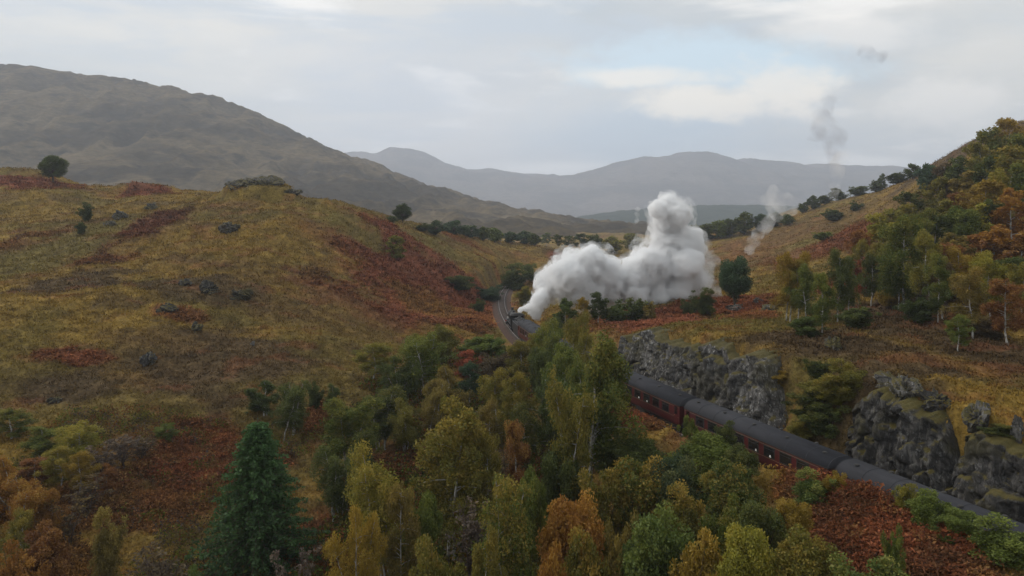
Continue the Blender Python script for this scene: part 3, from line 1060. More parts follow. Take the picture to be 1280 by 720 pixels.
# ------------------------------------------------------------------ rock faces of the cutting
def worley(x, y, seed, jit=.9):
    ix = np.floor(x); iy = np.floor(y)
    best = np.full(np.shape(x), 9.0); cid = np.zeros(np.shape(x)); sec = np.full(np.shape(x), 9.0)
    cxx = np.zeros(np.shape(x)); cyy = np.zeros(np.shape(x))
    for ox in (-1, 0, 1):
        for oy in (-1, 0, 1):
            px_ = ix + ox + .5 + (_h(ix + ox, iy + oy, seed) - .5) * jit
            py_ = iy + oy + .5 + (_h(ix + ox, iy + oy, seed + 1) - .5) * jit
            d = np.hypot(px_ - x, py_ - y)
            hid = _h(ix + ox, iy + oy, seed + 2)
            new = d < best
            sec = np.where(new, best, np.minimum(sec, d))
            cid = np.where(new, hid, cid); cxx = np.where(new, x - px_, cxx); cyy = np.where(new, y - py_, cyy)
            best = np.where(new, d, best)
    return best, sec - best, cid, cxx, cyy


def rock_face(name, y0, y1, mat, seed, label, depth=1.0, drop=1.0):
    sA = float(np.interp(y0, _ty, _ts)); sB = float(np.interp(y1, _ty, _ts))
    us = np.arange(sA, sB, .17); vs = np.linspace(0, 1, 62)
    U, Vv = np.meshgrid(us, vs)
    X = np.zeros_like(U); Y = np.zeros_like(U); Z = np.zeros_like(U)
    info = [track_off(float(s), 0) for s in us]
    x0 = np.array([i[0] for i in info]); yy0 = np.array([i[1] for i in info]); aa = np.array([i[2] for i in info])
    nx_ = np.sin(aa); ny_ = -np.cos(aa)
    top = height(x0 + nx_ * 8.6, yy0 + ny_ * 8.6) + (fbm(us / 3.5, us * 0, seed, 4) - .5) * 2.2 - .1
    # ends die away into the slope
    env = sstep(sA - 1, sA + 3, us) * sstep(sB + 1, sB - 4, us)
    top = -0.6 + (top + .6) * (.25 + .75 * env) * drop
    H = -.6 + Vv * (top[None] + .6)
    hm = Vv * (top[None] + .6)
    b1, e1, c1, ax, ay = worley(U / 1.7 + hm * .12, hm / 3.2, seed)
    b2, e2, c2, bx, by = worley(U / .75 + 5 + hm * .1, hm / 1.2, seed + 7)
    b3, e3, c3, _, _ = worley(U / .36 + 5, hm / .42, seed + 17)
    disp = (c1 - .5) * .95 + ax * (c1 - .5) * 1.3 + ay * (c2 - .3) * .9 + (c2 - .5) * .85 + bx * (c2 - .5) * 1.1 + (c3 - .5) * .40
    disp -= sstep(.12, 0, e1) * .5 + sstep(.10, 0, e2) * .22
    disp += (fbm(U / 6, hm / 5, seed + 3, 3) - .5) * 1.6 * depth
    d = 4.5 + Vv ** 1.5 * 1.7 + np.where(Vv > .90, (Vv - .90) * 38, 0) - disp * .62 * depth * sstep(1.02, .85, Vv)
    d = np.maximum(d, 2.75)
    d = d + (1 - env)[None] * 1.2
    X = x0[None] + nx_[None] * d; Y = yy0[None] + ny_[None] * d
    Z = H + (c2 - .5) * .5 * sstep(.5, 1, Vv) - np.where(Vv > .95, (Vv - .95) * 14, 0)
    me = mesh_np(name, np.stack([X, Y, Z], -1).reshape(-1, 3), grid_faces(len(vs), len(us)), mat)
    o = link(name, me)
    c = Vector((float(x0.mean()), float(yy0.mean()), 0))
    return tag(o, label, 'rock face')


rock_face('rock_cutting', 71.5, 107, M_rock, 501, 'long pale grey rock wall of the cutting beside the red coach')
rock_face('rock_cutting', 53.3, 65, M_rock_dark, 541, 'tall dark streaked rock buttress above the gap between coach roofs', 1.15)
rock_face('rock_cutting', 36, 55.5, M_rock_dark, 571, 'low dark broken rock face at the right edge above the coach', 1.1)


def rock(px, py, wpx, hpx, label, mat, seed, D=None, flat=.8, sink=.55, name='rock_outcrop', cat='rock', group=None, aspect=.8):
    if D is None:
        x, y, z = ground_hit(px, py)
    else:
        x, y, z = at(px, D)
    w = wpx * y / F; h = hpx * y / F
    bm = bmesh.new()
    bmesh.ops.create_icosphere(bm, subdivisions=5 if w > 3 else 4, radius=1)
    co = np.array([v.co[:] for v in bm.verts])
    n = co / np.linalg.norm(co, axis=1)[:, None]
    for it, (sc, am) in enumerate(((1.3, .42), (2.8, .26), (6, .14))):
        _, e, c, _, _ = worley(n[:, 0] * sc + n[:, 2] * sc * .7 + seed, n[:, 1] * sc - n[:, 2] * sc * .6, seed + it * 5)
        co = co * (1 + (c - .5) * am * 1.6 - sstep(.12, 0, e) * am * .35)[:, None]
    co = co * np.array((w / 2, w / 2 * aspect, h * flat)) 
    for v, c in zip(bm.verts, co): v.co = c
    o = bm_obj(name, bm, mat)
    o.location = (x, y, z + h * (.5 - sink) * .6)
    o.rotation_euler = (0, 0, seed * 1.7)
    return tag(o, label, cat, group)


GR = 'rocks showing through the moor'
RK = [
    (322, 243, 46, 13, 'mossy grey crag on the skyline summit of the left hill', M_rock, 207),
    (296, 243, 30, 8, 'low grey slab at the left foot of the summit crag', M_rock, 205),
    (365, 243, 22, 7, 'small reddish-grey rock at the right end of the summit crag', M_rock, 205),
    (285, 288, 26, 9, 'pale grey boulder alone in gold grass below the summit crag', M_rock, None),
    (152, 272, 20, 8, 'grey rock at the head of the grassy gully on the left hill', M_rock, None),
    (137, 281, 13, 6, 'small grey rock just below the one heading the gully', M_rock, None),
    (190, 262, 22, 6, 'low grey rock ledge right of the head of the gully', M_rock, None),
    (230, 357, 16, 11, 'leftmost of the three dark outcrops in a row on the brown slope', M_rock_dark, None),
    (260, 363, 26, 12, 'middle and largest of the three dark outcrops in a row on the brown slope', M_rock_dark, None),
    (302, 371, 24, 10, 'rightmost of the three dark outcrops in a row on the brown slope', M_rock_dark, None),
    (208, 390, 24, 8, 'dark flat outcrop beside the small red bracken patch mid-slope', M_rock_dark, None),
    (246, 412, 18, 9, 'dark outcrop just below the small red bracken patch mid-slope', M_rock_dark, None),
    (184, 455, 20, 14, 'mossy dark boulder right of the orange bracken patch low on the left slope', M_rock_dark, None),
    (70, 502, 14, 7, 'pale stone in brown heather above the yellow trees at left', M_rock, None),
    (316, 432, 6, 5, 'tiny pale stone in the heather right of the mid-slope outcrops', M_rock_pale, None),
    (437, 637, 12, 8, 'pale stone left of the yellow birch', M_rock_pale, 56),
    (642, 352, 14, 12, 'grey rock in the shrubs where the rails vanish', M_rock, None),
    (1040, 436, 20, 12, 'dark boulder topped with pale lichen above the rock wall', M_rock_dark, None),
    (1036, 432, 7, 5, 'small white stone lying against the dark lichened boulder', M_rock_pale, None),
    (922, 386, 24, 5, 'long pale slab in red bracken right of the lone dark tree', M_rock_pale, None),
    (948, 378, 14, 5, 'short pale slab at the right of the long one in red bracken', M_rock_pale, None),
    (962, 388, 20, 8, 'grey slab below the two pale ones in the red bracken', M_rock, None),
    (1128, 496, 56, 24, 'grey rock crest of the buttress edged with gold grass', M_rock, None),
    (1222, 530, 40, 22, 'pale grey rock knob above the low dark rock face', M_rock, None),
    (1168, 520, 32, 14, 'low grey rock between the buttress crest and the pale knob', M_rock_dark, None),
    (548, 288, 8, 4, 'small white stone on the olive shoulder of the left hill', M_rock_pale, None),
    (1272, 575, 16, 20, 'grey rock at the right edge above the coach', M_rock, None),
]
for i, (px, py, wp, hp, lb, mt, D) in enumerate(RK):
    rock(px, py, wp, hp, lb, mt, 11 + i * 3, D=D, group=GR)
# ------------------------------------------------------------------ trees
def tube(pts, rad, sides=5):
    pts = np.asarray(pts, float); V = []; Fq = []
    n = len(pts)
    for i in range(n):
        t = pts[min(i + 1, n - 1)] - pts[max(i - 1, 0)]
        t = t / (np.linalg.norm(t) + 1e-9)
        a = np.cross(t, (0.3, 0.9, 0.1)); a /= np.linalg.norm(a) + 1e-9
        b = np.cross(t, a)
        for k in range(sides):
            th = 2 * math.pi * k / sides
            V.append(pts[i] + rad[i] * (a * math.cos(th) + b * math.sin(th)))
    for i in range(n - 1):
        for k in range(sides):
            Fq.append((i * sides + k, i * sides + (k + 1) % sides, (i + 1) * sides + (k + 1) % sides, (i + 1) * sides + k))
    return V, Fq


def quads(c, size, g, droop=0.0, elong=1.5):
    """leaf sprays: n small kite-shaped faces at centres c"""
    n = len(c)
    nr = g.normal(size=(n, 3)); nr[:, 2] += .5
    nr /= np.linalg.norm(nr, axis=1)[:, None]
    t = g.normal(size=(n, 3)); t[:, 2] -= droop
    t -= nr * (t * nr).sum(1)[:, None]; t /= np.linalg.norm(t, axis=1)[:, None] + 1e-9
    b = np.cross(nr, t)
    s = (size * g.uniform(.55, 1.35, n))[:, None]
    V = np.stack([c - t * s * elong * .5, c + b * s * .42, c + t * s * elong * .5, c - b * s * .42], 1)
    return V.reshape(-1, 3)


def build_tree(kind, seed, leaves, leafsize):
    """unit height 1 .. builds at h = 10 m, crown radius about 1 x nominal; returns trunk mesh, crown mesh"""
    g = np.random.default_rng(seed)
    V = []; Fq = []

    def add(pts, rad, sides=5):
        v, f = tube(pts, rad, sides)
        b = len(V); V.extend(v); Fq.extend([tuple(i + b for i in q) for q in f])
    H = 10.0
    cl = []   # clusters: centre, radius, weight
    if kind in ('birch', 'birch_multi'):
        nst = 1 if kind == 'birch' else int(g.integers(2, 5))
        for sidx in range(nst):
            lean = g.normal(0, .35 if nst == 1 else 1.25, 2)
            hh = H * (1 if sidx == 0 else g.uniform(.78, .98))
            zz = np.linspace(0, 1, 9)
            base = g.normal(0, .05 if nst == 1 else .35, 2)
            wob = np.cumsum(g.normal(0, .10, (9, 2)), 0)
            P = np.stack([base[0] + lean[0] * zz ** 1.3 + wob[:, 0], base[1] + lean[1] * zz ** 1.3 + wob[:, 1], zz * hh * .96], 1)
            P[0, 2] = -1.2
            r0 = .115 if nst == 1 else .085
            add(P, r0 * (1 - zz) ** .8 + .018, 6)
            nb = int(g.integers(20, 28)) if nst == 1 else int(g.integers(11, 16))
            for k in range(nb):
                f = .24 + .74 * (k + g.uniform(0, 1)) / nb
                i = min(int(f * 8), 7); q = f * 8 - i
                p0 = P[i] * (1 - q) + P[i + 1] * q
                a = g.uniform(0, 2 * math.pi)
                L = (2.4 if nst == 1 else 2.0) * (math.sin(math.pi * min(1, (f - .10) ** .8)) * .85 + .25) * g.uniform(.55, 1.2)
                dirv = np.array((math.cos(a), math.sin(a), g.uniform(.10, .85))); dirv /= np.linalg.norm(dirv)
                tt = np.linspace(0, 1, 5)[:, None]
                B = p0 + dirv * L * tt + np.array((0, 0, -1.0)) * L * .25 * tt ** 2
                add(B, np.linspace(.045, .012, 5) * (1.2 - f * .5), 3)
                for q2 in (.45, .7, 1.0):
                    c = p0 + dirv * L * q2 - np.array((0, 0, 1.0)) * L * .25 * q2 ** 2
                    cl.append((c + g.normal(0, .18, 3), .42 + .35 * g.random(), 1.0))
                    if g.random() < .6:
                        cl.append((c + np.array((g.normal(0, .3), g.normal(0, .3), -g.uniform(.3, .9))), .30 + .25 * g.random(), .55))
            cl.append((P[-1] + (0, 0, .1), .42, .8)); cl.append((P[-2], .55, .9))
        asp = 1.1
        droop = .8
    elif kind == 'shrub':
        nst = int(g.integers(6, 10))
        for k in range(nst):
            a = g.uniform(0, 2 * math.pi); rr_ = g.uniform(.6, 3.4)
            tip = np.array((math.cos(a) * rr_, math.sin(a) * rr_, H * g.uniform(.62, 1.0) * (1 - (rr_ / 5.6) ** 2)))
            tt = np.linspace(0, 1, 6)[:, None]
            P = np.array((0, 0, -1.0)) * (1 - tt) + (tip + (0, 0, 0)) * tt ** np.array((1.4, 1.4, .8))
            P[:, :2] += np.cumsum(g.normal(0, .10, (6, 2)), 0)
            add(P, np.linspace(.13, .02, 6), 4)
            for j in range(16):
                f = g.uniform(.15, 1.0)
                c = P[0] * 0 + tip * np.array((f ** 1.2, f ** 1.2, f)) + g.normal(0, 1.0, 3) * np.array((.85, .85, .7))
                c[2] = max(c[2], .5)
                cl.append((c, .55 + .5 * g.random(), 1.0))
        asp = 1.0; droop = .2
    elif kind == 'round':
        add([(0, 0, -1.2), (.1, 0, 1.5), (-.1, .1, 3.6), (0, 0, 6)], [.34, .26, .2, .08], 7)
        for k in range(46):
            u = g.normal(size=3); u /= np.linalg.norm(u)
            u[2] = u[2] * .9 + .12
            rr_ = g.uniform(.6, 1.0)
            c = np.array((0, 0, 5.3)) + u * np.array((3.0, 3.0, 4.1)) * rr_
            if k % 2 == 0:
                add([(0, 0, 2.6 + 1.5 * g.random()), (c * .5 + np.array((0, 0, 2.0)) * .5), c], [.12, .07, .02], 3)
            cl.append((c, .8 + .6 * g.random(), 1.0))
        asp = 1.0; droop = 0
    elif kind == 'pine':
        add([(0, 0, -1.2), (.15, 0, 3), (-.1, .1, 6.5), (.1, 0, 9.3)], [.26, .2, .14, .04], 7)
        for k in range(34):
            a = g.uniform(0, 2 * math.pi); z = g.uniform(3.4, 9.6)
            rr_ = g.uniform(.2, 1) * (3.1 if z < 8 else 1.9)
            c = np.array((math.cos(a) * rr_, math.sin(a) * rr_, z))
            add([(0, 0, z - .8), c * .6 + np.array((0, 0, z - .5)) * .4, c], [.09, .05, .02], 3)
            cl.append((c, .75 + .3 * g.random(), 1.0))
        asp = .55; droop = 0
    elif kind == 'spruce':
        zz = np.linspace(0, 1, 8)
        add(np.stack([zz * 0, zz * 0, zz * 11 - 1.0], 1), .19 * (1 - zz) + .015, 6)
        for z in np.arange(.5, 9.6, .27):
            Rr = 3.4 * (1 - z / 9.9) ** .85 * g.uniform(.88, 1.08) + .12
            nb = int(7 + 7 * (1 - z / 10))
            a0 = g.uniform(0, 6)
            for k in range(nb):
                a = a0 + 2 * math.pi * k / nb + g.normal(0, .12); L = Rr * g.uniform(.75, 1.12)
                e = np.array((math.cos(a) * L, math.sin(a) * L, z - .20 * L + .06 * L * L * .3))
                add([(0, 0, z), e * .55 + np.array((0, 0, z)) * .45 + np.array((0, 0, .02)), e], [.035, .022, .008], 3)
                for q2 in np.arange(.25, 1.01, .15):
                    cl.append((np.array((0, 0, z)) * (1 - q2) + e * q2 - np.array((0, 0, .06)), .17 + .13 * (1 - q2 * .5), 1.0))
        cl.append((np.array((0, 0, 9.8)), .12, .5))
        asp = .6; droop = .7
    elif kind == 'column':
        add([(0, 0, -1), (0, 0, 5), (0, 0, 9)], [.3, .2, .05], 5)
        for k in range(60):
            a = g.uniform(0, 2 * math.pi); z = g.uniform(.4, 9.7)
            rr_ = 2.6 * math.sin(math.pi * min(.98, z / 10 * .8 + .17)) ** .7 * g.uniform(.4, 1)
            cl.append((np.array((math.cos(a) * rr_, math.sin(a) * rr_, z)), .7, 1.0))
        asp = 1.2; droop = -.5
    elif kind == 'bare':
        nst = int(g.integers(4, 8))
        for k in range(nst):
            a = g.uniform(0, 2 * math.pi); rr_ = g.uniform(.3, 1.9)
            tip = np.array((math.cos(a) * rr_, math.sin(a) * rr_, H * g.uniform(.7, 1.0)))
            tt = np.linspace(0, 1, 7)[:, None]
            P = tip * tt ** np.array((1.2, 1.2, 1)); P[0, 2] = -1.0
            P[:, :2] += np.cumsum(g.normal(0, .09, (7, 2)), 0)
            add(P, np.linspace(.085, .012, 7), 4)
            cl.append((P[-2], .5, .3))
            for j in range(22):
                f = g.uniform(.25, .98); i = min(int(f * 6), 5); q = f * 6 - i
                p0 = P[i] * (1 - q) + P[i + 1] * q
                dv = g.normal(size=3) * .6 + np.array((0, 0, 1.0)); dv /= np.linalg.norm(dv); L = g.uniform(.6, 1.9) * (1.2 - f * .6)
                e = p0 + dv * L
                add([p0, p0 + dv * L * .5 + g.normal(0, .05, 3), e], [.024, .017, .009], 3)
                for j2 in range(4):
                    d2 = dv + g.normal(size=3) * .5; d2 /= np.linalg.norm(d2)
                    st = p0 + dv * L * g.uniform(.3, 1)
                    add([st, st + d2 * L * .5], [.014, .007], 3)
                if g.random() < .5: cl.append((e, .35, .3))
        asp = 1.0; droop = .2
    c = np.array([q[0] for q in cl]); r = np.array([q[1] for q in cl]); wt = np.array([q[2] for q in cl])
    prob = wt * r ** 2; prob /= prob.sum()
    idx = g.choice(len(cl), leaves, p=prob)
    u = g.normal(size=(leaves, 3)); u /= np.linalg.norm(u, axis=1)[:, None]
    u = u * (g.uniform(0, 1, leaves) ** .45)[:, None] * r[idx][:, None]
    u[:, 2] *= asp
    P = c[idx] + u
    P[:, 2] = np.maximum(P[:, 2], .15)
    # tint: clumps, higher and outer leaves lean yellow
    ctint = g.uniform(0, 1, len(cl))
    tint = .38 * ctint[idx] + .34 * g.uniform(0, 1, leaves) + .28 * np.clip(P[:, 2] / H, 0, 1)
    lv = quads(P, leafsize, g, droop)
    trunk = mesh_np('trunk_' + kind, V, Fq, None, smooth=True)
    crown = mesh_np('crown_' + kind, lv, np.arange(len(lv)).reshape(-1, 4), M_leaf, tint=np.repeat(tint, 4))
    # nominal crown width
    wdt = float(np.percentile(np.hypot(P[:, 0], P[:, 1]), 93)) * 2
    top = float(np.percentile(P[:, 2], 99.6))
    return trunk, crown, wdt, top


LIB = {}


def lib(kind, nvar, leaves, size, bark, s0, key=None):
    L = []
    for k in range(nvar):
        tr, cr, wd, tp = build_tree(kind, s0 + k, leaves, size)
        tr.materials.append(bark)
        L.append((tr, cr, wd, tp))
    LIB[key or kind] = L


lib('birch', 5, 17000, .125, M_birch, 900)
lib('birch_multi', 6, 22000, .125, M_birch, 930)
lib('shrub', 5, 17000, .215, M_bark, 960)
lib('round', 5, 19000, .20, M_bark, 990)
lib('pine', 2, 4200, .40, M_bark, 1020)
lib('spruce', 1, 44000, .115, M_bark, 1050)
lib('column', 2, 3000, .5, M_bark, 1080)
lib('bare', 3, 900, .20, M_twig, 1110)
lib('birch', 4, 4200, .27, M_birch, 1140, 'birch_far')
lib('shrub', 4, 2500, .55, M_bark, 1160, 'shrub_far')
lib('round', 3, 3000, .5, M_bark, 1180, 'round_far')
_cnt = {}

C = dict(
    dk=(.058, .076, .018), green=(.088, .115, .020), bright=(.078, .112, .024), lime=(.22, .20, .030), olive=(.140, .132, .022), yg=(.20, .19, .024),
    gold=(.25, .17, .022), orange=(.26, .115, .022), rust=(.175, .072, .024), red=(.20, .055, .025), blue=(.048, .078, .036),
    spruce=(.044, .086, .026), brown=(.085, .062, .034), tan=(.155, .122, .030), grey=(.11, .085, .07))

NAMES = {'birch': 'birch_tree', 'birch_multi': 'birch_tree', 'birch_far': 'birch_tree', 'shrub': 'leafy_shrub', 'shrub_far': 'leafy_shrub',
         'round': 'broadleaf_tree', 'round_far': 'broadleaf_tree', 'pine': 'pine_tree', 'spruce': 'spruce_tree', 'column': 'juniper_bush', 'bare': 'bare_tree'}
CATS = {'birch_tree': 'tree', 'leafy_shrub': 'shrub', 'broadleaf_tree': 'tree', 'pine_tree': 'tree', 'spruce_tree': 'tree', 'juniper_bush': 'bush', 'bare_tree': 'tree'}
_labels = set()


def plant(kind, x, y, z, h, wd, colr, gold, label, group=None):
    k = _cnt.get(kind, 0); _cnt[kind] = k + 1
    tr, cr, w0, t0 = LIB[kind][k % len(LIB[kind])]
    nm = NAMES[kind]
    if kind == 'round_far': z -= .14 * h; h *= 1.14
    e = empty(nm, (x, y, z - .15), rng.uniform(0, 6.28))
    sz = (h + .15) / t0; sx = wd / w0
    sx *= .84 if kind.startswith('round') else 1.0
    e.scale = (sx, sx, sz)
    link('trunk', tr, e)
    c = link('crown', cr, e)
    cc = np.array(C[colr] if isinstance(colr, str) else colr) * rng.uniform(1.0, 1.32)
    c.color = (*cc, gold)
    tag(e, label, CATS[nm], group)
    if not group and label in _labels: print('DUP', label)
    _labels.add(label)
    return e


def T(kind, px, top, D, wpx, colr, gold, label, group=None):
    """a tree of which the top is at (px, top), standing D metres off"""
    x, y, z = at(px, D)
    h = CH - (top - HOR) / F * D - z
    if h < 1.0: print('short', label, round(h, 2))
    h = max(h, (.6 if GS == group else .85) * wpx / F * D if group in (GS, GL) else 1.0, 1.0)
    return plant(kind, x, y, z, h, wpx / F * D, colr, gold, label, group)


def B(kind, px, top, base, wpx, colr, gold, label, group=None):
    """a tree whose foot is seen at (px, base)"""
    x, y, z = ground_hit(px, base)
    return plant(kind, x, y, z, max(.8, CH - (top - HOR) / F * y - z), wpx / F * y, colr, gold, label, group)


GW = 'trees of the wood between the hill and the railway'
GL = 'autumn trees at the lower left'
GS = 'shrubs on the bank in front of the train'
GH = 'trees on the right hillside'
GV = 'trees along the valley beyond the left hill'

# --- wood in the gully
T('spruce', 322, 531, 60, 128, 'spruce', 0, 'tall dark green spruce standing alone at the lower left of the wood')
T('birch_multi', 332, 480, 90, 46, 'dk', 0, 'dark green birch right above the tip of the spruce', GW)
T('birch_multi', 362, 478, 87, 48, 'dk', .15, 'dark green birch right of and behind the spruce tip', GW)
T('birch', 415, 480, 92, 20, 'dk', 0, 'slim dark green birch standing by itself beside rust bracken', GW)
T('shrub', 394, 480, 93, 18, 'dk', .1, 'small dark round shrub between the spruce-side birches and the slim one', GW)
T('birch_multi', 428, 498, 76, 74, 'green', .35, 'green birch with yellow-green top directly right of the spruce', GW)
T('birch_multi', 478, 486, 82, 62, 'dk', .3, 'dark olive birch right of the yellow-green topped one', GW)
T('birch', 468, 430, 103, 52, 'olive', .25, 'olive birch with pale stem at the upper left corner of the wood', GW)
T('birch_multi', 500, 445, 96, 50, 'dk', .1, 'dark green birch behind the red bracken clearing in the wood', GW)
T('birch_multi', 528, 418, 99, 60, 'green', .3, 'tall green birch at the top left of the wood, below the moor', GW)
T('round', 552, 408, 114, 44, 'olive', .1, 'broad olive tree at the upper edge of the wood', GW)
T('shrub', 520, 420, 112, 34, 'olive', .2, 'low olive shrub at the upper left edge of the wood', GW)
T('shrub', 596, 420, 120, 46, 'green', .1, 'low green shrub at the edge of the wood left of the rails', GW)
T('shrub', 623, 424, 118, 26, 'bright', .1, 'small fresh green shrub just left of the rails at the edge of the wood', GW)
T('shrub', 582, 440, 108, 40, 'red', 0, 'red bush in the upper wood left of the brown one', GW)
T('shrub', 615, 442, 103, 44, 'brown', .1, 'dull brown bush right of the red bush in the upper wood', GW)
T('birch', 588, 452, 97, 28, 'blue', 0, 'small blue-green birch below the red bush', GW)
T('birch', 648, 426, 102, 46, 'olive', .5, 'olive brown birch below the front of the locomotive', GW)
T('birch', 668, 418, 108, 34, 'olive', .2, 'slim olive birch right below the locomotive', GW)
T('birch_multi', 566, 462, 86, 58, 'tan', .5, 'loose tan and olive birch in the middle of the wood', GW)
T('birch_multi', 540, 478, 84, 40, 'tan', .3, 'thin tan birch at the left of the loose tan and olive one', GW)
T('birch', 622, 462, 84, 50, 'olive', .6, 'olive and yellow birch with a pale stem in mid wood', GW)
T('birch', 648, 468, 80, 42, 'olive', .6, 'olive yellow birch next to the dark middle of the wood', GW)
T('birch_multi', 676, 436, 92, 48, 'dk', .1, 'dark green birch left behind the tallest birch', GW)
T('birch_multi', 700, 402, 100, 52, 'green', .35, 'green birch whose top touches the foot of the steam', GW)
T('birch_multi', 722, 393, 93, 50, 'olive', .45, 'yellow-green birch top reaching up into the steam above the tallest birch', GW)
T('birch_multi', 694, 474, 78, 56, 'dk', 0, 'darkest green birch in shade left of the tallest birch', GW)
T('birch_multi', 733, 420, 68, 100, 'green', .4, 'tallest birch, green with yellow tips and pale stem, right before the train')
T('birch_multi', 716, 470, 63, 62, 'olive', .5, 'olive birch leaning out at the left flank of the tallest birch', GW)
T('birch', 765, 448, 84, 34, 'tan', .5, 'thin tan birch at the right flank of the tallest birch, by the coach', GW)
T('birch_multi', 570, 512, 60, 104, 'olive', .65, 'wide olive-gold birch with several pale stems in the centre foreground')
T('birch', 606, 540, 62, 50, 'olive', .5, 'olive birch at the right flank of the wide many-stemmed one', GW)
T('birch', 642, 528, 64, 50, 'rust', .5, 'rust orange birch right of the wide many-stemmed one', GW)
T('birch', 612, 500, 74, 42, 'tan', .5, 'dull tan birch above the rust orange one', GW)
T('birch', 655, 505, 72, 40, 'dk', .3, 'dark birch behind the rust orange one', GW)
T('birch_multi', 476, 558, 57, 84, 'lime', .6, 'bright yellow and lime birch in the left centre foreground')
T('birch', 505, 605, 54, 44, 'tan', .6, 'brownish yellow birch at the right foot of the bright yellow one', GW)
T('birch_multi', 445, 632, 51, 62, 'gold', .5, 'golden birch at the lower left of the bright yellow one', GW)
T('shrub', 545, 672, 49, 62, 'olive', .8, 'olive and orange bush at the bottom edge, right of the yellow birch', GW)
T('bare', 590, 620, 55, 60, 'grey', .2, 'nearly bare grey tree between the many-stemmed birch and the round green one', GW)
T('birch_multi', 638, 600, 49, 78, 'green', .75, 'green birch tipped orange at the bottom centre')
T('birch_multi', 600, 665, 46, 50, 'olive', .5, 'olive birch at the bottom edge left of the green and orange one', GW)
T('round', 716, 622, 50, 84, 'orange', .5, 'orange-brown broad tree at the bottom centre')
T('shrub', 738, 664, 46, 56, 'olive', .9, 'olive-gold bush at the bottom edge in front of the orange tree', GW)
T('shrub', 690, 690, 44, 50, 'orange', .6, 'low orange bush at the bottom edge left of the olive-gold one', GW)
T('bare', 640, 560, 66, 46, 'brown', .3, 'thin bare tree behind the rust orange birch', GW)
T('shrub', 676, 404, 116, 30, 'olive', .3, 'olive bush hiding the coupling behind the locomotive', GW)
T('shrub', 690, 398, 122, 26, 'dk', .1, 'dark bush in front of the coach next to the locomotive', GW)
T('birch', 455, 540, 70, 44, 'dk', .2, 'dark shaded birch behind the bright yellow one', GW)
T('bare', 368, 682, 50, 50, 'grey', .1, 'bare grey shrub at the right foot of the spruce', GW)
T('shrub', 250, 708, 50, 30, 'bright', 0, 'small bright green bush at the bottom left of the spruce')
T('bare', 208, 676, 54, 70, 'brown', .1, 'bare brown shrub left of the foot of the spruce', GL)

T('birch_multi', 742, 446, 73, 60, 'green', .25, 'green birch filling the right side of the tallest birch, towards the coach', GW)
T('birch_multi', 704, 436, 84, 56, 'green', .2, 'mid-green birch between the darkest birch and the tallest one', GW)
T('round', 702, 560, 62, 60, 'dk', .1, 'dark green tree in the shade at the left foot of the tallest birch', GW)
T('birch_multi', 420, 556, 68, 58, 'dk', .15, 'dark green birch in the shade between spruce and bright yellow birch', GW)
T('round', 530, 622, 56, 52, 'green', .2, 'green tree low between the bright yellow and the many-stemmed birch', GW)
T('round', 664, 592, 56, 44, 'green', .3, 'green tree right of the top of the green birch tipped orange', GW)
T('birch_multi', 508, 500, 80, 50, 'olive', .3, 'olive birch left above the wide many-stemmed one', GW)

# --- shrubs between the wood and the train
T('round', 800, 548, 66, 74, 'dk', .1, 'dark green rounded bush below the red coach', GS)
T('shrub', 775, 545, 70, 44, 'green', .2, 'green shrub at the right foot of the tallest birch', GS)
T('round', 800, 574, 57, 82, 'green', .95, 'green bush with bright orange-yellow top right of the tallest birch', GS)
T('shrub', 752, 590, 56, 56, 'olive', .8, 'olive-yellow bush between the tallest birch and the orange-topped bush', GS)
T('round', 842, 572, 56, 66, 'blue', .25, 'blue-green bush with pale sprigs right of the orange-topped one', GS)
T('round', 880, 546, 61, 88, 'green', .1, 'broad mid-green bush below the train in the middle of the bank', GS)
T('round', 925, 560, 58, 50, 'dk', .2, 'dark green bush bordering the red bracken bank', GS)
T('round', 912, 578, 53, 84, 'bright', .75, 'lime and yellow bush at the left side of the red bracken bank', GS)
T('shrub', 860, 608, 51, 60, 'olive', .85, 'pale gold and olive bush in the middle of the shrubs', GS)
T('round', 820, 642, 46, 96, 'bright', .15, 'large bright green bush at the bottom right of centre', GS)
T('shrub', 775, 650, 47, 40, 'tan', .6, 'tan shrub between the orange tree and the large bright green bush', GS)
T('round', 990, 624, 47, 50, 'gold', .8, 'golden bush at the lower left edge of the red bracken bank', GS)
T('round', 950, 632, 46, 66, 'dk', .2, 'dark green bush left of the golden one', GS)
T('shrub', 905, 625, 48, 50, 'green', .6, 'green and gold shrub below the lime and yellow bush', GS)
T('shrub', 866, 672, 43, 66, 'gold', .7, 'gold and orange bush at the bottom edge right of the large bright green one', GS)
T('round', 932, 660, 42, 84, 'yg', .5, 'yellow-green bush at the bottom edge below the dark green one', GS)
T('round', 1008, 666, 41, 92, 'olive', .7, 'olive bush at the bottom edge below the golden one', GS)
T('shrub', 1090, 700, 38, 96, 'bright', .4, 'fresh green low bush at the bottom edge in front of the red bracken', GS)
T('shrub', 1010, 590, 52, 50, 'bright', .35, 'small green round bush alone in the red bracken', GS)
T('shrub', 1043, 590, 52, 26, 'gold', .5, 'small golden bush right beside the round one in the red bracken', GS)
T('shrub', 1130, 604, 48, 32, 'yg', .5, 'small yellow-green bush overlapping the coach roof', GS)
T('shrub', 1162, 618, 45.5, 46, 'green', .1, 'green bush right of the small yellow-green one, against the coach', GS)
T('shrub', 1196, 648, 43.5, 60, 'green', .05, 'second green bush along the coach, further right', GS)
T('shrub', 1246, 676, 41, 84, 'green', .1, 'green bush at the bottom right corner', GS)
T('shrub', 1118, 664, 41, 26, 'green', .2, 'small green sapling bush in the lower red bracken', GS)
T('shrub', 905, 527, 66, 26, 'dk', .2, 'small dark green bush against the coach side left of the bracken bank', GS)
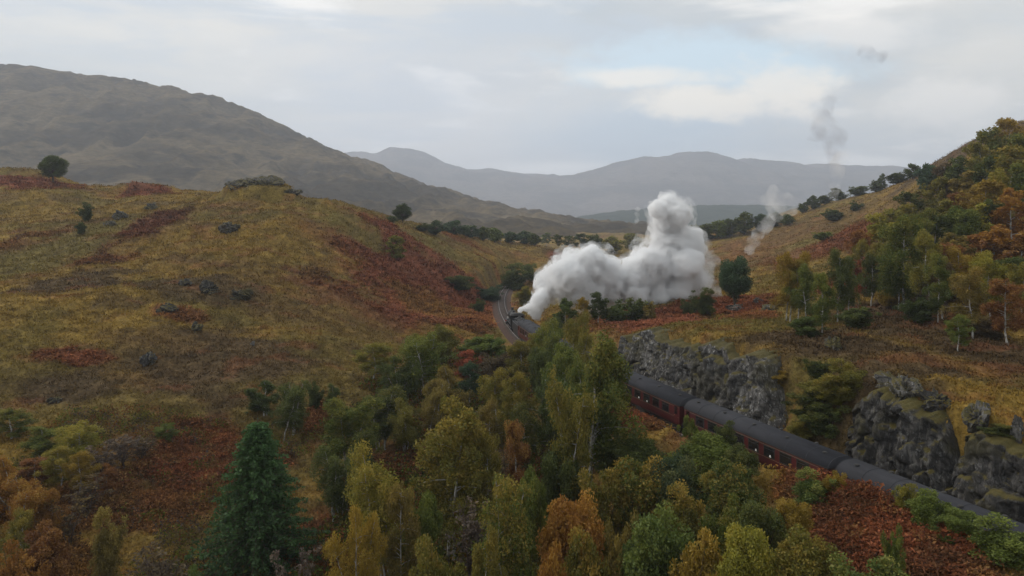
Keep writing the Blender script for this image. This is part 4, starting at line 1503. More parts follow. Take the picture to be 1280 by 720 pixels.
T('shrub', 866, 522, 72, 24, 'green', .2, 'small green bush against the coach side, next to the first roof gap', GS)

# --- lower left group
T('birch', 10, 536, 82, 46, 'green', .4, 'green birch at the left edge above the orange one', GL)
T('birch', 50, 545, 78, 46, 'green', .25, 'green birch between the left edge and the yellow-green crowns', GL)
T('birch_multi', 92, 536, 77, 56, 'yg', .6, 'yellow-green topped birch in the middle of the left group', GL)
T('birch', 76, 560, 72, 42, 'lime', .6, 'bright yellow birch in front of the yellow-green topped one', GL)
T('birch_multi', 16, 576, 66, 62, 'orange', .7, 'orange birch at the left edge', GL)
T('birch', 48, 572, 72, 40, 'rust', .1, 'rust red birch right behind the orange one', GL)
T('birch', 62, 612, 64, 34, 'orange', .5, 'small orange birch right of the one at the left edge', GL)
T('birch', 30, 640, 60, 44, 'olive', .5, 'olive birch low at the left edge below the orange one', GL)
T('bare', 154, 546, 76, 44, 'grey', .2, 'bare grey tree with a white stem right of the yellow-green crowns', GL)
T('bare', 128, 550, 74, 44, 'grey', .2, 'bare pinkish grey tree next to the yellow-green crowns', GL)
T('bare', 108, 596, 68, 44, 'brown', .3, 'bare brown tree in front of the pinkish grey one', GL)
T('bare', 178, 552, 78, 34, 'brown', .3, 'thin bare tree at the right end of the left group', GL)
T('bare', 85, 620, 64, 44, 'brown', .4, 'bare brown tree right of the small orange birch', GL)
T('birch', 134, 580, 72, 26, 'rust', .2, 'small rust birch between the bare grey trees', GL)
T('birch_multi', 40, 596, 64, 60, 'orange', .8, 'bright orange birch just in from the left edge, in front of the rust one', GL)
T('birch', 100, 566, 71, 34, 'gold', .7, 'golden birch in front of the bare grey trees', GL)
T('shrub', 60, 660, 57, 60, 'rust', .3, 'rust brown shrub low at the left edge', GL)
T('shrub', 130, 640, 60, 40, 'tan', .3, 'tan shrub at the bottom left among bracken', GL)
T('shrub', 20, 690, 54, 60, 'orange', .4, 'orange shrub in the bottom left corner', GL)
T('birch', 205, 530, 82, 26, 'green', .1, 'small green birch alone above the rust bracken at left', GL)
B('round', 66, 195, 231, 34, 'dk', 0, 'lone dark green tree on the skyline at the far left') 
B('shrub', 110, 253, 276, 16, 'dk', .1, 'small dark bush at the top of the grassy gully', 'bushes on the left hill')
B('shrub', 101, 278, 292, 12, 'dk', .1, 'smaller bush below the one at the top of the gully', 'bushes on the left hill')
B('column', 495, 295, 323, 22, 'olive', .2, 'single upright olive juniper in the large red bracken patch')
B('shrub', 572, 345, 362, 42, 'dk', .2, 'low dark green bush at the right side of the large red bracken patch', 'bushes on the left hill')
B('shrub', 640, 330, 362, 44, 'dk', .1, 'dark bush over the spot where the rails vanish', 'bushes beside the curving rails')
B('shrub', 612, 358, 377, 34, 'blue', .05, 'dark green bush left of the middle of the curve', 'bushes beside the curving rails')
B('shrub', 600, 374, 392, 18, 'dk', .2, 'small dark bush left of the lower part of the curve', 'bushes beside the curving rails')
B('shrub', 655, 358, 384, 20, 'olive', .4, 'olive bush on the inside of the curve', 'bushes beside the curving rails')
B('shrub', 662, 330, 350, 22, 'green', .2, 'green bush on the inside of the curve, at its far end', 'bushes beside the curving rails')

# --- by the steam
GT = 'dark bushes in front of the steam'
T('birch_far', 706, 374, 131, 30, 'dk', 0, 'leftmost dark tree in front of the steam, above the green birches', GT)
T('birch_far', 748, 366, 131, 26, 'dk', 0, 'dark tree in front of the steam right of the yellow one', GT)
T('birch_far', 731, 372, 130, 18, 'gold', .3, 'slim yellow tree in front of the steam', GT)
T('shrub_far', 770, 376, 133, 34, 'dk', 0, 'dark bush in front of the middle of the steam', GT)
T('shrub_far', 792, 374, 134, 26, 'dk', .1, 'dark bush in front of the steam, left of the tan one', GT)
T('shrub_far', 810, 378, 133, 18, 'tan', .3, 'tan bush at the right of the dark ones in front of the steam', GT)
B('round', 918, 322, 388, 44, 'blue', 0, 'lone dark blue-green tree with pale stem standing in red bracken')
B('shrub', 884, 360, 394, 30, 'dk', .1, 'dark green bush between the steam and the lone blue-green tree', GT)
B('shrub', 862, 376, 396, 22, 'dk', .1, 'small dark bush at the right foot of the steam', GT)

# --- right hillside
B('birch_multi', 985, 316, 404, 48, 'gold', .7, 'golden olive birch at the left end of the clump above the rock wall', GH)
B('birch', 1008, 332, 408, 36, 'green', .2, 'green birch second from left in the clump above the rock wall', GH)
B('birch', 1026, 342, 416, 36, 'green', .25, 'front green birch of the clump above the rock wall', GH)
B('birch', 1046, 312, 404, 42, 'dk', .2, 'tall dark green birch at the right of the clump above the rock wall', GH)
B('birch', 1060, 322, 398, 26, 'green', .2, 'thin birch with a long white stem right end of the clump', GH)
B('shrub', 1082, 322, 366, 56, 'red', .1, 'red leafed bush behind the thin white-stemmed birch', GH)
B('shrub', 1113, 360, 384, 38, 'gold', .3, 'low orange-yellow bush on dark heather', GH)
B('birch_multi', 1110, 290, 376, 46, 'olive', .4, 'olive birch left of the two long white stems', GH)
B('birch', 1132, 272, 392, 56, 'green', .35, 'tall green birch with long white stem, left of the pair', GH)
B('birch', 1160, 290, 398, 44, 'olive', .35, 'tall olive birch with long white stem, right of the pair', GH)
B('birch', 1145, 326, 392, 34, 'dk', .2, 'low green birch between the two long white stems', GH)
B('birch', 1216, 335, 424, 50, 'tan', .8, 'tan gold birch with white stem standing forward on the heather', GH)
B('birch', 1198, 394, 440, 30, 'green', .2, 'small green birch nearest the gold grass', GH)
B('birch_far', 1182, 305, 378, 46, 'rust', .2, 'rust birch behind and left of the tan gold one', GH)
B('round', 1264, 322, 376, 52, 'dk', .1, 'dark green tree at the right edge above red bracken', GH)
B('birch_far', 1245, 282, 350, 52, 'orange', .5, 'orange birch above the dark green tree at the right edge', GH)
B('round', 1203, 260, 328, 48, 'green', .2, 'round green tree in the middle of the right hillside', GH)
B('birch_far', 1180, 250, 320, 40, 'olive', .3, 'olive birch left of the round green tree', GH)
B('birch_multi', 1150, 262, 338, 50, 'green', .45, 'wide yellow-green birch above the tall white-stemmed pair', GH)
B('birch_far', 1118, 262, 322, 44, 'olive', .2, 'olive tree at the left edge of the hillside wood', GH)
B('birch_far', 1232, 226, 300, 48, 'gold', .6, 'golden birch above the round green tree', GH)
B('birch_far', 1262, 236, 318, 44, 'orange', .6, 'orange gold birch at the right edge above the other orange one', GH)
B('birch_far', 1225, 255, 322, 40, 'yg', .4, 'yellow-green birch at the right of the round green tree', GH)
B('birch_far', 1258, 184, 268, 52, 'olive', .6, 'olive gold birch high at the right edge', GH)
B('birch_far', 1278, 168, 250, 44, 'green', .4, 'highest green birch at the right edge', GH)
B('birch_far', 1236, 196, 266, 40, 'dk', .1, 'dark green tree left of the olive gold birch high at the right edge', GH)
B('birch_far', 1210, 214, 276, 40, 'tan', .5, 'tan birch on the upper right hillside', GH)
B('birch_far', 1186, 226, 280, 36, 'brown', .2, 'brownish tree on the upper hillside left of the tan birch', GH)
B('round_far', 1160, 206, 246, 32, 'blue', 0, 'dark blue-green tree breaking the ridge line')
B('birch_far', 1152, 238, 280, 36, 'tan', .3, 'dull tan tree right below the dark one on the ridge', GH)
B('birch_far', 1196, 240, 298, 30, 'rust', .2, 'rust brown tree above the round green one', GH)
B('birch_far', 1276, 292, 352, 46, 'rust', .6, 'rust birch cut by the right edge', GH)
B('shrub', 1236, 352, 384, 44, 'olive', .3, 'olive bush left below the dark green tree at the right edge', GH)
B('shrub', 1175, 345, 372, 34, 'olive', .5, 'olive bush behind the long white stems', GH)
B('bare', 1100, 280, 300, 14, 'grey', .1, 'small bare forked tree on the open slope')
B('shrub', 1022, 450, 476, 30, 'dk', .1, 'dark green bush on top of the rock wall, right end', 'bushes on the cutting')
B('shrub', 1060, 452, 500, 50, 'olive', .7, 'olive yellow bush between the rock wall and the buttress', 'bushes on the cutting')
B('shrub', 1030, 470, 505, 60, 'olive', .3, 'broad olive bush draping the rock between the pale wall and the buttress', 'bushes on the cutting')
B('shrub', 1035, 505, 548, 56, 'dk', .2, 'dark bush filling the foot of the cutting left of the buttress', 'bushes on the cutting')
B('shrub', 1255, 560, 590, 40, 'dk', .3, 'dark bush on the low rock face at the right edge', 'bushes on the cutting')
B('shrub', 900, 440, 462, 34, 'olive', .3, 'olive bush on the lip of the pale rock wall', 'bushes on the cutting')
B('shrub', 1048, 482, 512, 34, 'yg', .3, 'small yellow-green bush left of the buttress', 'bushes on the cutting')
B('shrub', 975, 462, 492, 26, 'gold', .6, 'orange-yellow bush clinging to the rock wall', 'bushes on the cutting')
B('shrub', 1010, 490, 524, 60, 'dk', .3, 'dark shrub low on the rock wall, beside the coach roof', 'bushes on the cutting')
B('shrub', 1005, 520, 545, 50, 'olive', .4, 'olive shrub at the foot of the cutting by the coach roof', 'bushes on the cutting')

MORE = [
    ('birch_far', 1240, 160, 232, 40, 'green', .5, 'green gold birch on the skyline near the right edge'),
    ('birch_far', 1262, 148, 215, 40, 'gold', .5, 'golden birch on the skyline at the right edge'),
    ('birch_far', 1222, 178, 245, 36, 'olive', .4, 'olive birch on the skyline left of the green gold one'),
    ('birch_far', 1200, 196, 258, 34, 'dk', .1, 'dark tree on the upper hillside below the bare ridge'),
    ('birch_far', 1180, 205, 262, 30, 'brown', .1, 'brown leafless-looking tree right of the dark ridge tree'),
    ('birch_far', 1172, 222, 290, 34, 'olive', .3, 'olive tree below the dark blue-green ridge tree'),
    ('birch_far', 1135, 240, 300, 34, 'dk', .2, 'dark tree at the upper left corner of the hillside wood'),
    ('birch_far', 1140, 256, 318, 36, 'olive', .4, 'olive tree right above the wide yellow-green birch'),
    ('birch_far', 1166, 268, 330, 34, 'dk', .1, 'dark shaded tree between the wide yellow-green birch and the round green tree'),
    ('birch_far', 1214, 236, 300, 30, 'gold', .7, 'bright golden birch left of the other golden one on the hillside'),
    ('birch_far', 1250, 212, 290, 40, 'yg', .6, 'lime-gold birch below the olive gold one at the right edge'),
    ('birch_far', 1272, 205, 280, 36, 'green', .3, 'green birch at the right edge between the golden ones'),
    ('birch_far', 1242, 250, 318, 34, 'dk', .1, 'dark tree with shaded stems between golden and orange birches'),
    ('birch_far', 1226, 292, 352, 40, 'rust', .3, 'rust birch between the round green tree and the orange birch'),
    ('birch_far', 1190, 292, 362, 40, 'tan', .4, 'tan birch at the foot of the round green tree'),
    ('birch', 1252, 330, 400, 34, 'olive', .4, 'slim olive birch standing in red bracken near the right edge'),
    ('birch', 1180, 330, 400, 40, 'brown', .3, 'brown birch right of the long white stems'),
    ('birch', 1098, 305, 372, 34, 'tan', .5, 'tan birch above the red leafed bush'),
    ('birch', 1078, 300, 362, 36, 'olive', .5, 'olive birch at the left side of the hillside wood'),
    ('birch', 998, 326, 406, 30, 'olive', .4, 'olive birch between the golden and the green one above the rock wall'),
]
MORE += [
    ('birch', 1122, 300, 388, 40, 'green', .3, 'green birch left of the tall green one with the long white stem'),
    ('birch', 1088, 318, 384, 34, 'dk', .2, 'dark green birch right of the thin white-stemmed birch of the clump'),
    ('birch', 1172, 318, 404, 34, 'green', .4, 'green birch close right of the tall olive one'),
    ('birch', 1196, 310, 396, 44, 'gold', .5, 'gold birch between the tall olive birch and the tan gold one'),
    ('birch', 1236, 316, 404, 44, 'yg', .5, 'lime birch right of the tan gold one'),
    ('birch', 1262, 350, 432, 46, 'rust', .4, 'rust birch low at the right edge above the gold grass'),
    ('birch', 1276, 330, 412, 40, 'olive', .4, 'olive birch at the right edge behind the low rust one'),
    ('shrub', 1148, 372, 404, 40, 'dk', 0, 'dark shrub at the feet of the two long white stems'),
    ('shrub', 1205, 392, 420, 34, 'rust', .2, 'rust shrub behind the small green birch on the heather'),
    ('shrub', 1066, 384, 408, 40, 'dk', .1, 'dark shrub at the right foot of the clump above the rock wall'),
    ('shrub', 1012, 396, 420, 44, 'dk', 0, 'dark shrub at the feet of the clump above the rock wall'),
    ('shrub', 1242, 396, 424, 40, 'brown', .2, 'brown shrub on the heather near the right edge'),
    ('birch_far', 1100, 268, 336, 40, 'yg', .5, 'lime gold tree at the upper left edge of the hillside wood'),
    ('birch_far', 1080, 288, 350, 34, 'rust', .2, 'rust tree at the left edge of the hillside wood'),
]
for (kd, px, tp, bs, wp, cl_, gd, lb) in MORE:
    B(kd, px, tp, bs, wp, cl_, gd, lb, GH)

# --- open slope and ridge bushes
GB = 'dark bushes dotted on the open slope'
B('shrub_far', 1043, 262, 276, 22, 'dk', 0, 'larger of the two dark bushes on the open slope', GB)
B('shrub_far', 1069, 251, 264, 15, 'dk', 0, 'smaller of the two dark bushes on the open slope, uphill', GB)
B('shrub_far', 1030, 290, 300, 22, 'green', .1, 'green bush on the grassy rib of the open slope', GB)
ridge = [(1003, 262, 9, 14, 'shrub_far'), (1016, 257, 12, 20, 'round_far'), (1031, 251, 7, 16, 'shrub_far'), (1044, 247, 12, 12, 'birch_far'), (1050, 245, 8, 20, 'shrub_far'),
         (1074, 239, 6, 22, 'shrub_far'), (1096, 232, 8, 20, 'shrub_far'), (1103, 230, 13, 11, 'birch_far'), (1121, 225, 9, 24, 'shrub_far'), (1141, 220, 15, 20, 'round_far')]
ORD = ['low leftmost', 'rounded second', 'low third', 'upright fourth', 'low fifth', 'broad low sixth', 'low seventh', 'upright eighth', 'broad ninth', 'tallest and rightmost']
for i, (px, b, hh_, wd_, kd) in enumerate(ridge):
    B(kd, px, b - hh_, b + 4, wd_, 'dk', .05, ORD[i] + ' of the dark bushes along the ridge line from the left', 'dark bushes along the ridge')

# --- valley trees
B('round', 503, 255, 279, 26, 'dk', 0, 'dark round-topped pine on the far shoulder of the left hill')
V_ = [(490, 270, 280, 16, 'dk', 'round_far'), (527, 279, 290, 24, 'dk', 'shrub_far'), (545, 276, 294, 28, 'blue', 'round_far'), (568, 276, 294, 30, 'blue', 'round_far'),
      (588, 282, 297, 24, 'blue', 'round_far'), (604, 284, 300, 22, 'dk', 'round_far'), (619, 285, 303, 24, 'green', 'round_far'), (638, 290, 304, 22, 'blue', 'round_far'),
      (655, 289, 305, 26, 'blue', 'round_far'), (683, 291, 308, 14, 'green', 'birch_far'), (668, 292, 307, 18, 'dk', 'round_far'), (698, 293, 310, 14, 'dk', 'birch_far'),
      (711, 295, 312, 16, 'dk', 'birch_far'), (727, 292, 313, 18, 'blue', 'birch_far'), (742, 294, 316, 24, 'dk', 'round_far'), (764, 296, 316, 30, 'olive', 'round_far'),
      (790, 292, 312, 30, 'olive', 'round_far'), (880, 280, 300, 28, 'dk', 'shrub_far'), (900, 276, 298, 30, 'green', 'round_far'), (931, 266, 292, 30, 'dk', 'round_far'),
      (912, 274, 296, 26, 'dk', 'round_far'), (952, 268, 288, 24, 'blue', 'round_far'), (970, 266, 284, 22, 'blue', 'round_far'), (985, 268, 282, 20, 'dk', 'round_far')]
VL = ['dark bush left of the round-topped pine', 'low dark scrub right of the round-topped pine', 'first blue-green tree of the valley row, from the left',
      'broad blue-green tree second in the valley row', 'blue-green tree right of the broad one in the valley row', 'dark tree left of the bright green valley tree',
      'bright green tree in the valley row beyond the left hill', 'blue-green tree just right of the bright green valley tree', 'wide blue-green tree in the middle of the valley row',
      'single green tree standing before the valley row', 'dark tree between the wide blue-green one and the single green one', 'slim dark tree right of the single green one',
      'second slim dark tree right of the single green one', 'blue-green tree above the left shoulder of the steam', 'dark tree touching the top left of the steam',
      'olive tree behind the low middle of the steam', 'olive tree behind the dip between the two steam humps', 'dark scrub right of the tall steam column',
      'green tree right of the tall steam column', 'tallest dark tree of the clump between steam and slope', 'dark tree left of the tallest in the clump between steam and slope',
      'blue-green tree right of the tallest in the clump', 'blue-green tree at the foot of the open slope', 'last dark tree of the clump, at the slope']
for (px, tp, bs, wp, cl_, kd), lb in zip(V_, VL):
    B(kd, px, tp, bs, wp, cl_, .1, lb, GV)

# ------------------------------------------------------------------ undergrowth of the wood (uncountable): leafy mass
def mass(name, pts, zoff, size, cols, label, cat, mat=M_plants, elong=1.3, droop=0.0):
    v = quads(pts + zoff, size, rng, droop, elong)
    c = np.repeat(cols, 4, 0)
    me = mesh_np(name, v, np.arange(len(v)).reshape(-1, 4), mat, cols=c)
    o = link(name, me)
    return tag(o, label, cat, None, 'stuff')


n = 9000
ux = rng.uniform(-42, 30, n * 3); uy = rng.uniform(34, 122, n * 3)
dd = track_d(ux, uy)
# wood occupies the gully: left limit runs with the hill foot
lim = np.interp(uy, [34, 60, 80, 100, 122], [-27, -21, -22, -19, -10])
lim2 = np.where(uy < 75, -14.0, -5.5)
keep = (ux > lim + (vn(ux / 6, uy / 6, 5) - .5) * 8) & (dd < lim2) & (fbm(ux / 9, uy / 9, 55, 3) > .43)
ux = ux[keep][:n]; uy = uy[keep][:n]
base_c = np.stack([ux, uy, height(ux, uy)], 1)
k = 12
idx = np.repeat(np.arange(len(base_c)), k)
hh = (fbm(base_c[:, 0] / 3, base_c[:, 1] / 3, 66, 2) * 2.4)[idx]
P = base_c[idx] + np.stack([rng.normal(0, .45, len(idx)), rng.normal(0, .45, len(idx)), rng.uniform(0, 1, len(idx)) * hh], 1)
pal = np.array([C['dk'], C['olive'], C['brown'], C['rust'], C['green'], C['tan']])
sel = (fbm(P[:, 0] / 4, P[:, 1] / 4, 88, 3) * 9 + rng.normal(0, .7, len(P))).astype(int) % 6
mass('undergrowth', P, 0, .24, pal[sel] * rng.uniform(.5, 1.2, (len(P), 1)), 'tangled brown and green undergrowth on the floor of the wood', 'undergrowth')


# ------------------------------------------------------------------ ground cover
def scatter(n, dens_pow, ymin, ymax, seed):
    g = np.random.default_rng(seed)
    # depth distribution ~ y^(1-p)
    u = g.uniform(0, 1, n); p = 2 - dens_pow
    y = (ymin ** p + u * (ymax ** p - ymin ** p)) ** (1 / p)
    x = g.uniform(-.76, .76, n) * y
    d = track_d(x, y)
    ok = (np.abs(d) > 3.3) & ~((d > 0) & (d < 6.6) & (y < 106) & ~((y > 64.5) & (y < 73))) & ~((d < 0) & (d > -4.2) & (y < 140))
    return x[ok], y[ok]


gx_, gy_ = scatter(185000, 1.55, 36, 420, 21)
cc, br = ground_col(gx_, gy_)
gz_ = height(gx_, gy_)
keep = np.ones(len(gx_), bool)
lum = cc.mean(1)
is_br = br > .45
heath = (~is_br) & (cc[:, 1] < .052)
grass = ~(is_br | heath)


def blades(name, x, y, z, col_, hsc, wsc, nb, label, cat, seed, lean=.5, arch=0.0, var=.45):
    g = np.random.default_rng(seed)
    n = len(x)
    idx = np.repeat(np.arange(n), nb); m = len(idx)
    D = y[idx]
    sc = np.clip(D / 75, .7, 2.2) ** .62
    a = g.uniform(0, 2 * math.pi, m); L = hsc * sc * g.uniform(.5, 1.3, m)
    wd = wsc * sc * g.uniform(.6, 1.3, m)
    ox = g.normal(0, .28, m) * sc; oy = g.normal(0, .28, m) * sc
    b0 = np.stack([x[idx] + ox, y[idx] + oy, z[idx] - .06], 1)
    out = np.stack([np.cos(a) * L * lean, np.sin(a) * L * lean, L * g.uniform(.55, 1, m)], 1)
    side = np.stack([-np.sin(a), np.cos(a), np.zeros(m)], 1) * wd[:, None]
    mid = b0 + out * np.array((.5, .5, .75))
    tip = b0 + out * np.array((1 + arch, 1 + arch, 1 - arch))
    V = np.stack([b0 - side * .35, b0 + side * .35, mid + side * .5, mid - side * .5, tip + side * .18, tip - side * .18], 1).reshape(-1, 3)
    base = np.arange(m)[:, None] * 6
    Fq = np.concatenate([base + np.array([[0, 1, 2, 3]]), base + np.array([[3, 2, 4, 5]])], 0)
    cl_ = np.repeat(col_[idx] * g.uniform(1 - var, 1 + var, (m, 1)), 6, 0)
    me = mesh_np(name, V, Fq, M_plants, cols=cl_)
    return tag(link(name, me), label, cat, None, 'stuff')


blades('bracken', gx_[is_br], gy_[is_br], gz_[is_br], cc[is_br] * 1.15, .50, .16, 6, 'rust red dying bracken covering patches of hillside and the bank by the train', 'bracken', 1, .95, .35)
# denser bracken on the near bank and large red patch
ex_x, ex_y = [], []
g = np.random.default_rng(5)
bx = g.uniform(8, 36, 34000); by = g.uniform(37, 92, 34000)
c2, b2 = ground_col(bx, by); dd = track_d(bx, by)
ok = (b2 > .4) & (dd < -3.6)
blades('bracken', bx[ok], by[ok], height(bx[ok], by[ok]), (c2[ok] + (np.array((.10, .055, .032)) - c2[ok]) * (sstep(.42, .62, fbm(bx[ok] / 1.6, by[ok] / 1.2, 808, 3)) * .7)[:, None]) * 1.1, .55, .12, 5, 'thick rust red bracken on the near bank in front of the train', 'bracken', 2, 1.0, .4)
blades('heather', gx_[heath], gy_[heath], gz_[heath], cc[heath] * 1.05, .30, .16, 5, 'dark brown heather on the moorland slopes', 'heather', 3, .6)
blades('moor_grass', gx_[grass], gy_[grass], gz_[grass], cc[grass] * 1.12, .34, .11, 4, 'yellowing tussock grass on the moorland slopes', 'grass', 4, .6, .2, .22)


def fluff(x, y, colr, k, size, hgt, spread, label, seed):
    """leafy fronds of bracken: many small leaflets arching out of each crown"""
    g = np.random.default_rng(seed)
    n = len(x); idx = np.repeat(np.arange(n), k)
    z = height(x, y)
    f = g.integers(0, 6, len(idx)) + g.uniform(0, .35, len(idx))
    a = f / 6 * 2 * math.pi + (idx * 2.4); t = g.uniform(.1, 1, len(idx))
    r = spread * t * (.7 + .6 * _h(idx.astype(float), f.astype(int).astype(float), 3))
    hz_ = hgt * (1.9 * t - 1.35 * t * t) * (.6 + .8 * _h(idx.astype(float), np.zeros(len(idx)), 9))
    P = np.stack([x[idx] + np.cos(a) * r, y[idx] + np.sin(a) * r, z[idx] + hz_ + .05], 1)
    P += g.normal(0, .045, P.shape)
    v = quads(P, size, g, .2, 1.5)
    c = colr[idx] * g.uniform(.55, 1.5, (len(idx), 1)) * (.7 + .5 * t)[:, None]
    me = mesh_np('bracken', v, np.arange(len(v)).reshape(-1, 4), M_plants, cols=np.repeat(c, 4, 0))
    return tag(link('bracken', me), label, 'bracken', None, 'stuff')


DULL = np.array((.105, .060, .030)); STRAW = np.array((.27, .17, .06))


def vary(c, x, y, s):
    c = c + (DULL - c) * (sstep(.45, .62, fbm(x / 1.9, y / 1.5, s, 3)) * .75)[:, None]
    return c + (STRAW - c) * (sstep(.60, .72, fbm(x / 1.3, y / 1.1, s + 40, 3)) * .5)[:, None]


m = ok & (np.arange(len(bx)) % 3 == 0)
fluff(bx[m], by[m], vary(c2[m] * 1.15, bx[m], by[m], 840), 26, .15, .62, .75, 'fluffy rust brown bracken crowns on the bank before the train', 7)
g = np.random.default_rng(6)
lx = g.uniform(-62, 0, 15000); ly = g.uniform(48, 92, 15000)
c3, b3 = ground_col(lx, ly)
m = (b3 > .4) & (np.abs(lx) < ly * .72)
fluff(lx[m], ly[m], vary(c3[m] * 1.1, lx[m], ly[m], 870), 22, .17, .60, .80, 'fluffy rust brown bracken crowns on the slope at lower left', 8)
# low scrub at the foot of the left slope
lx = g.uniform(-62, -22, 2600); ly = g.uniform(50, 88, 2600)
m = (fbm(lx / 7, ly / 7, 905, 3) > .50)
lx = lx[m]; ly = ly[m]; k = 30
idx = np.repeat(np.arange(len(lx)), k)
P = np.stack([lx[idx], ly[idx], height(lx, ly)[idx]], 1) + g.normal(0, 1, (len(idx), 3)) * (.42, .42, .3) + (0, 0, .55)
pal = np.array([C['olive'], C['brown'], C['rust'], C['tan'], C['green'], C['grey']])
sel = (_h(idx.astype(float), idx * 0., 12) * 6).astype(int) % 6
mass('scrub', P, 0, .17, pal[sel] * g.uniform(.55, 1.2, (len(P), 1)), 'low tangled olive and brown scrub at the foot of the left slope', 'scrub')
# ------------------------------------------------------------------ steam and smoke
def mat_volume(name, colr, dens, nscale, lo, hi, aniso=.2, seed=0.0, absorb=(0, 0, 0)):
    m, n = newmat(name)
    pos = n.n('ShaderNodeNewGeometry').outputs['Position']
    if nscale:
        nn = n.noise(n.mapping(pos, loc=(seed, seed * 2, 0)), nscale, 4, .6)
        d = n.smooth(nn, lo, hi, 0, dens)
    else:
        d = dens
    v = n.n('ShaderNodeVolumePrincipled', {'Color': (*colr, 1), 'Density': d, 'Anisotropy': aniso, 'Absorption Color': (*absorb, 1)})
    n.n('ShaderNodeOutputMaterial', {'Volume': v.outputs[0]})
    return m


def puffs(name, lst, voxel, mat, disp=((3.0, .9), (1.1, .4)), seed=0, grow=1.0):
    """cauliflower cloud: union of many spheres, remeshed and roughened"""
    g = np.random.default_rng(seed)
    bm = bmesh.new()
    for (x, y, z, r) in lst:
        r = r * grow
        res = bmesh.ops.create_icosphere(bm, subdivisions=2, radius=r)
        bmesh.ops.translate(bm, vec=(x, y, z), verts=res['verts'])
        for k in range(9):
            u = g.normal(size=3); u /= np.linalg.norm(u)
            rr_ = r * g.uniform(.25, .5)
            res = bmesh.ops.create_icosphere(bm, subdivisions=2, radius=rr_)
            c = np.array((x, y, z)) + u * r * .82
            bmesh.ops.translate(bm, vec=tuple(c), verts=res['verts'])
    me = bpy.data.meshes.new(name); bm.to_mesh(me); bm.free()
    me.materials.append(mat)
    o = link(name, me)
    rm = o.modifiers.new('union', 'REMESH'); rm.mode = 'VOXEL'; rm.voxel_size = voxel
    for i, (sz, st) in enumerate(disp):
        tx = bpy.data.textures.new(name + str(i), 'CLOUDS'); tx.noise_scale = sz; tx.noise_depth = 2
        dm = o.modifiers.new('d', 'DISPLACE'); dm.texture = tx; dm.strength = st; dm.texture_coords = 'GLOBAL'; dm.mid_level = .45
    dg = bpy.context.evaluated_depsgraph_get()
    ev = o.evaluated_get(dg)
    new = bpy.data.meshes.new_from_object(ev)
    o.modifiers.clear(); o.data = new
    for p in new.polygons: p.use_smooth = True
    return o


def pp(px, py, r, D):
    return ((px - 640) / F * D, D, CH - (py - HOR) / F * D, r / F * D)


g = np.random.default_rng(12)
L1 = [(649, 390, 2.2), (651, 387, 3.2), (655, 386, 4.5), (660, 384, 5.5), (666, 388, 6), (671, 393, 6), (671, 384, 9), (675, 374, 12), (684, 362, 17), (692, 350, 18), (708, 345, 24), (722, 335, 22), (740, 328, 20), (752, 340, 22), (712, 365, 18),
      (735, 358, 24), (760, 352, 24), (778, 354, 20), (795, 344, 22), (808, 330, 20), (818, 335, 26), (836, 322, 26), (812, 354, 24), (838, 348, 26),
      (856, 330, 22), (836, 300, 21), (852, 304, 20), (833, 278, 18), (848, 268, 17), (824, 262, 12), (836, 255, 12), (862, 310, 18), (870, 296, 10), (822, 372, 16), (848, 366, 18), (866, 350, 16), (795, 366, 16), (757, 368, 14)]
lst = []
for (px, py, r) in L1:
    D = 149 + (px - 668) / 220 * 10 + g.uniform(-2.5, 2.5)
    lst.append(pp(px, py, r, D))
steam = empty('steam_plume', tuple(chim))
tag(steam, 'dense white steam billowing from the locomotive and rising at its right end', 'steam')
M_steam = mat_volume('dense_steam', (.9995, .9995, .9995), 3.0, .75, .20, .40, .30)
M_veil = mat_volume('steam_veil', (.999, .999, .999), 1.1, .60, .44, .62, .3, 7.7)
M_veil2 = mat_volume('steam_thin_veil', (.995, .995, .997), .28, .33, .46, .66, .3, 2.7)
world_child(puffs('core', lst, .34, M_steam, ((2.6, 1.3), (.9, .7), (.45, .3)), 3, .90), steam)
world_child(puffs('veil', lst[3:], .45, M_veil, ((2.2, 2.0), (.9, .8)), 3, 1.12), steam)
world_child(puffs('outer_veil', lst[9:], .6, M_veil2, ((3.2, 2.6),), 5, 1.35), steam)

M_thin = mat_volume('thin_steam', (.985, .985, .99), .30, .35, .42, .62, .2, 3.3)
lst = [pp(px, py, r, 158 + g.uniform(-3, 3)) for (px, py, r) in [(876, 345, 16), (886, 360, 14), (878, 370, 14), (893, 372, 10), (886, 325, 13), (880, 306, 10), (866, 376, 15), (845, 384, 14), (800, 300, 10), (815, 385, 12)]]
o = puffs('steam_wisp', lst, .6, M_thin, ((3, 1.6),), 4); tag(o, 'thin grey steam trailing at the right side of the plume', 'steam')
lst = [pp(px, py, r, 200 + g.uniform(-3, 3)) for (px, py, r) in [(937, 312, 7), (941, 302, 8), (947, 292, 9), (955, 284, 9), (962, 276, 8), (972, 268, 10), (966, 258, 10), (960, 248, 10), (968, 242, 10), (982, 250, 9), (990, 262, 8), (976, 256, 11), (966, 236, 7)]]
o = puffs('steam_wisp', lst, .55, mat_volume('wisp_a', (.985, .985, .99), .22, .16, .40, .62, .2, 5.1), ((3, 1.8),), 5); tag(o, 'twisting white wisp hanging over the slope right of the plume', 'steam')
lst = [pp(px, py, r, 240 + g.uniform(-3, 3)) for (px, py, r) in [(1042, 246, 6), (1043, 236, 7), (1045, 226, 8), (1048, 215, 9), (1046, 204, 9), (1052, 196, 10)]]
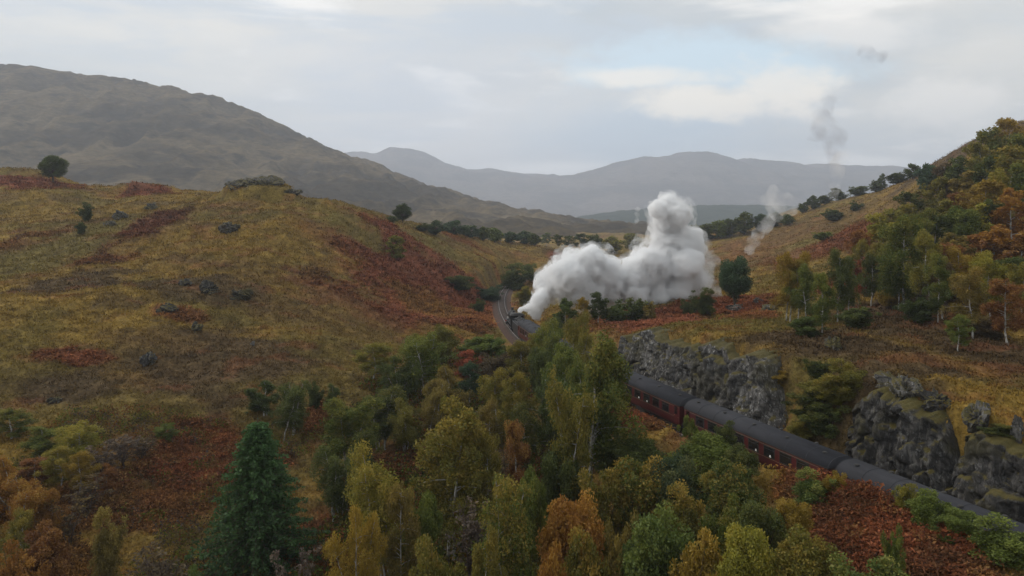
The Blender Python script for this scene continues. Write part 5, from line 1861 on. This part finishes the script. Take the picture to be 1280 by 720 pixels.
o = puffs('steam_wisp', lst, .6, mat_volume('wisp_b', (.985, .985, .99), .16, .16, .38, .62, .2, 8.1), ((3, 1.6),), 6); tag(o, 'pale upright wisp where the ridge meets the far mountain', 'steam')
lst = [pp(px, py, r, 170 + g.uniform(-2, 2)) for (px, py, r) in [(796, 276, 3.5), (796, 268, 4.0), (797, 261, 3.5)]]
o = puffs('steam_wisp', lst, .35, mat_volume('wisp_c', (.985, .985, .99), .35, .5, .34, .60, .2, 2.1), ((1.5, .6),), 7); tag(o, 'tiny white puff left of the tall steam column', 'steam')
M_smoke = mat_volume('grey_smoke', (.45, .43, .45), .07, .12, .44, .66, .3, 1.1)
lst = [pp(px, py, r, 250 + g.uniform(-3, 3)) for (px, py, r) in [(1040, 196, 11), (1042, 184, 14), (1036, 172, 17), (1030, 160, 16), (1026, 148, 13), (1032, 136, 10), (1040, 124, 7), (1044, 112, 5), (1044, 200, 9), (1046, 170, 14), (1020, 166, 12)]]
o = puffs('smoke_wisp', lst, .7, M_smoke, ((4, 2.0),), 8); tag(o, 'faint mauve-grey column of smoke against the sky above the far mountain', 'smoke')
lst = [pp(px, py, r, 260 + g.uniform(-3, 3)) for (px, py, r) in [(1080, 64, 9), (1088, 70, 10), (1096, 74, 10), (1102, 70, 7), (1084, 78, 8)]]
o = puffs('smoke_wisp', lst, .7, mat_volume('smoke_b', (.36, .36, .40), .07, .13, .42, .64, .3, 4.1), ((4, 2.0),), 9); tag(o, 'small dark scrap of smoke high in the sky at right', 'smoke')

# ------------------------------------------------------------------ haze
bm = bmesh.new()
bm_box(bm, (0, 3300, 245), (13600, 11000, 640))
m, n = newmat('air_haze')
v = n.n('ShaderNodeVolumePrincipled', {'Color': (.83, .89, 1.0, 1), 'Density': .00021, 'Anisotropy': .3})
n.n('ShaderNodeOutputMaterial', {'Volume': v.outputs[0]})
hz = bm_obj('haze', bm, m)
hz['kind'] = 'stuff'
tag(hz, 'thin damp air fading the mountains to grey blue', 'haze')
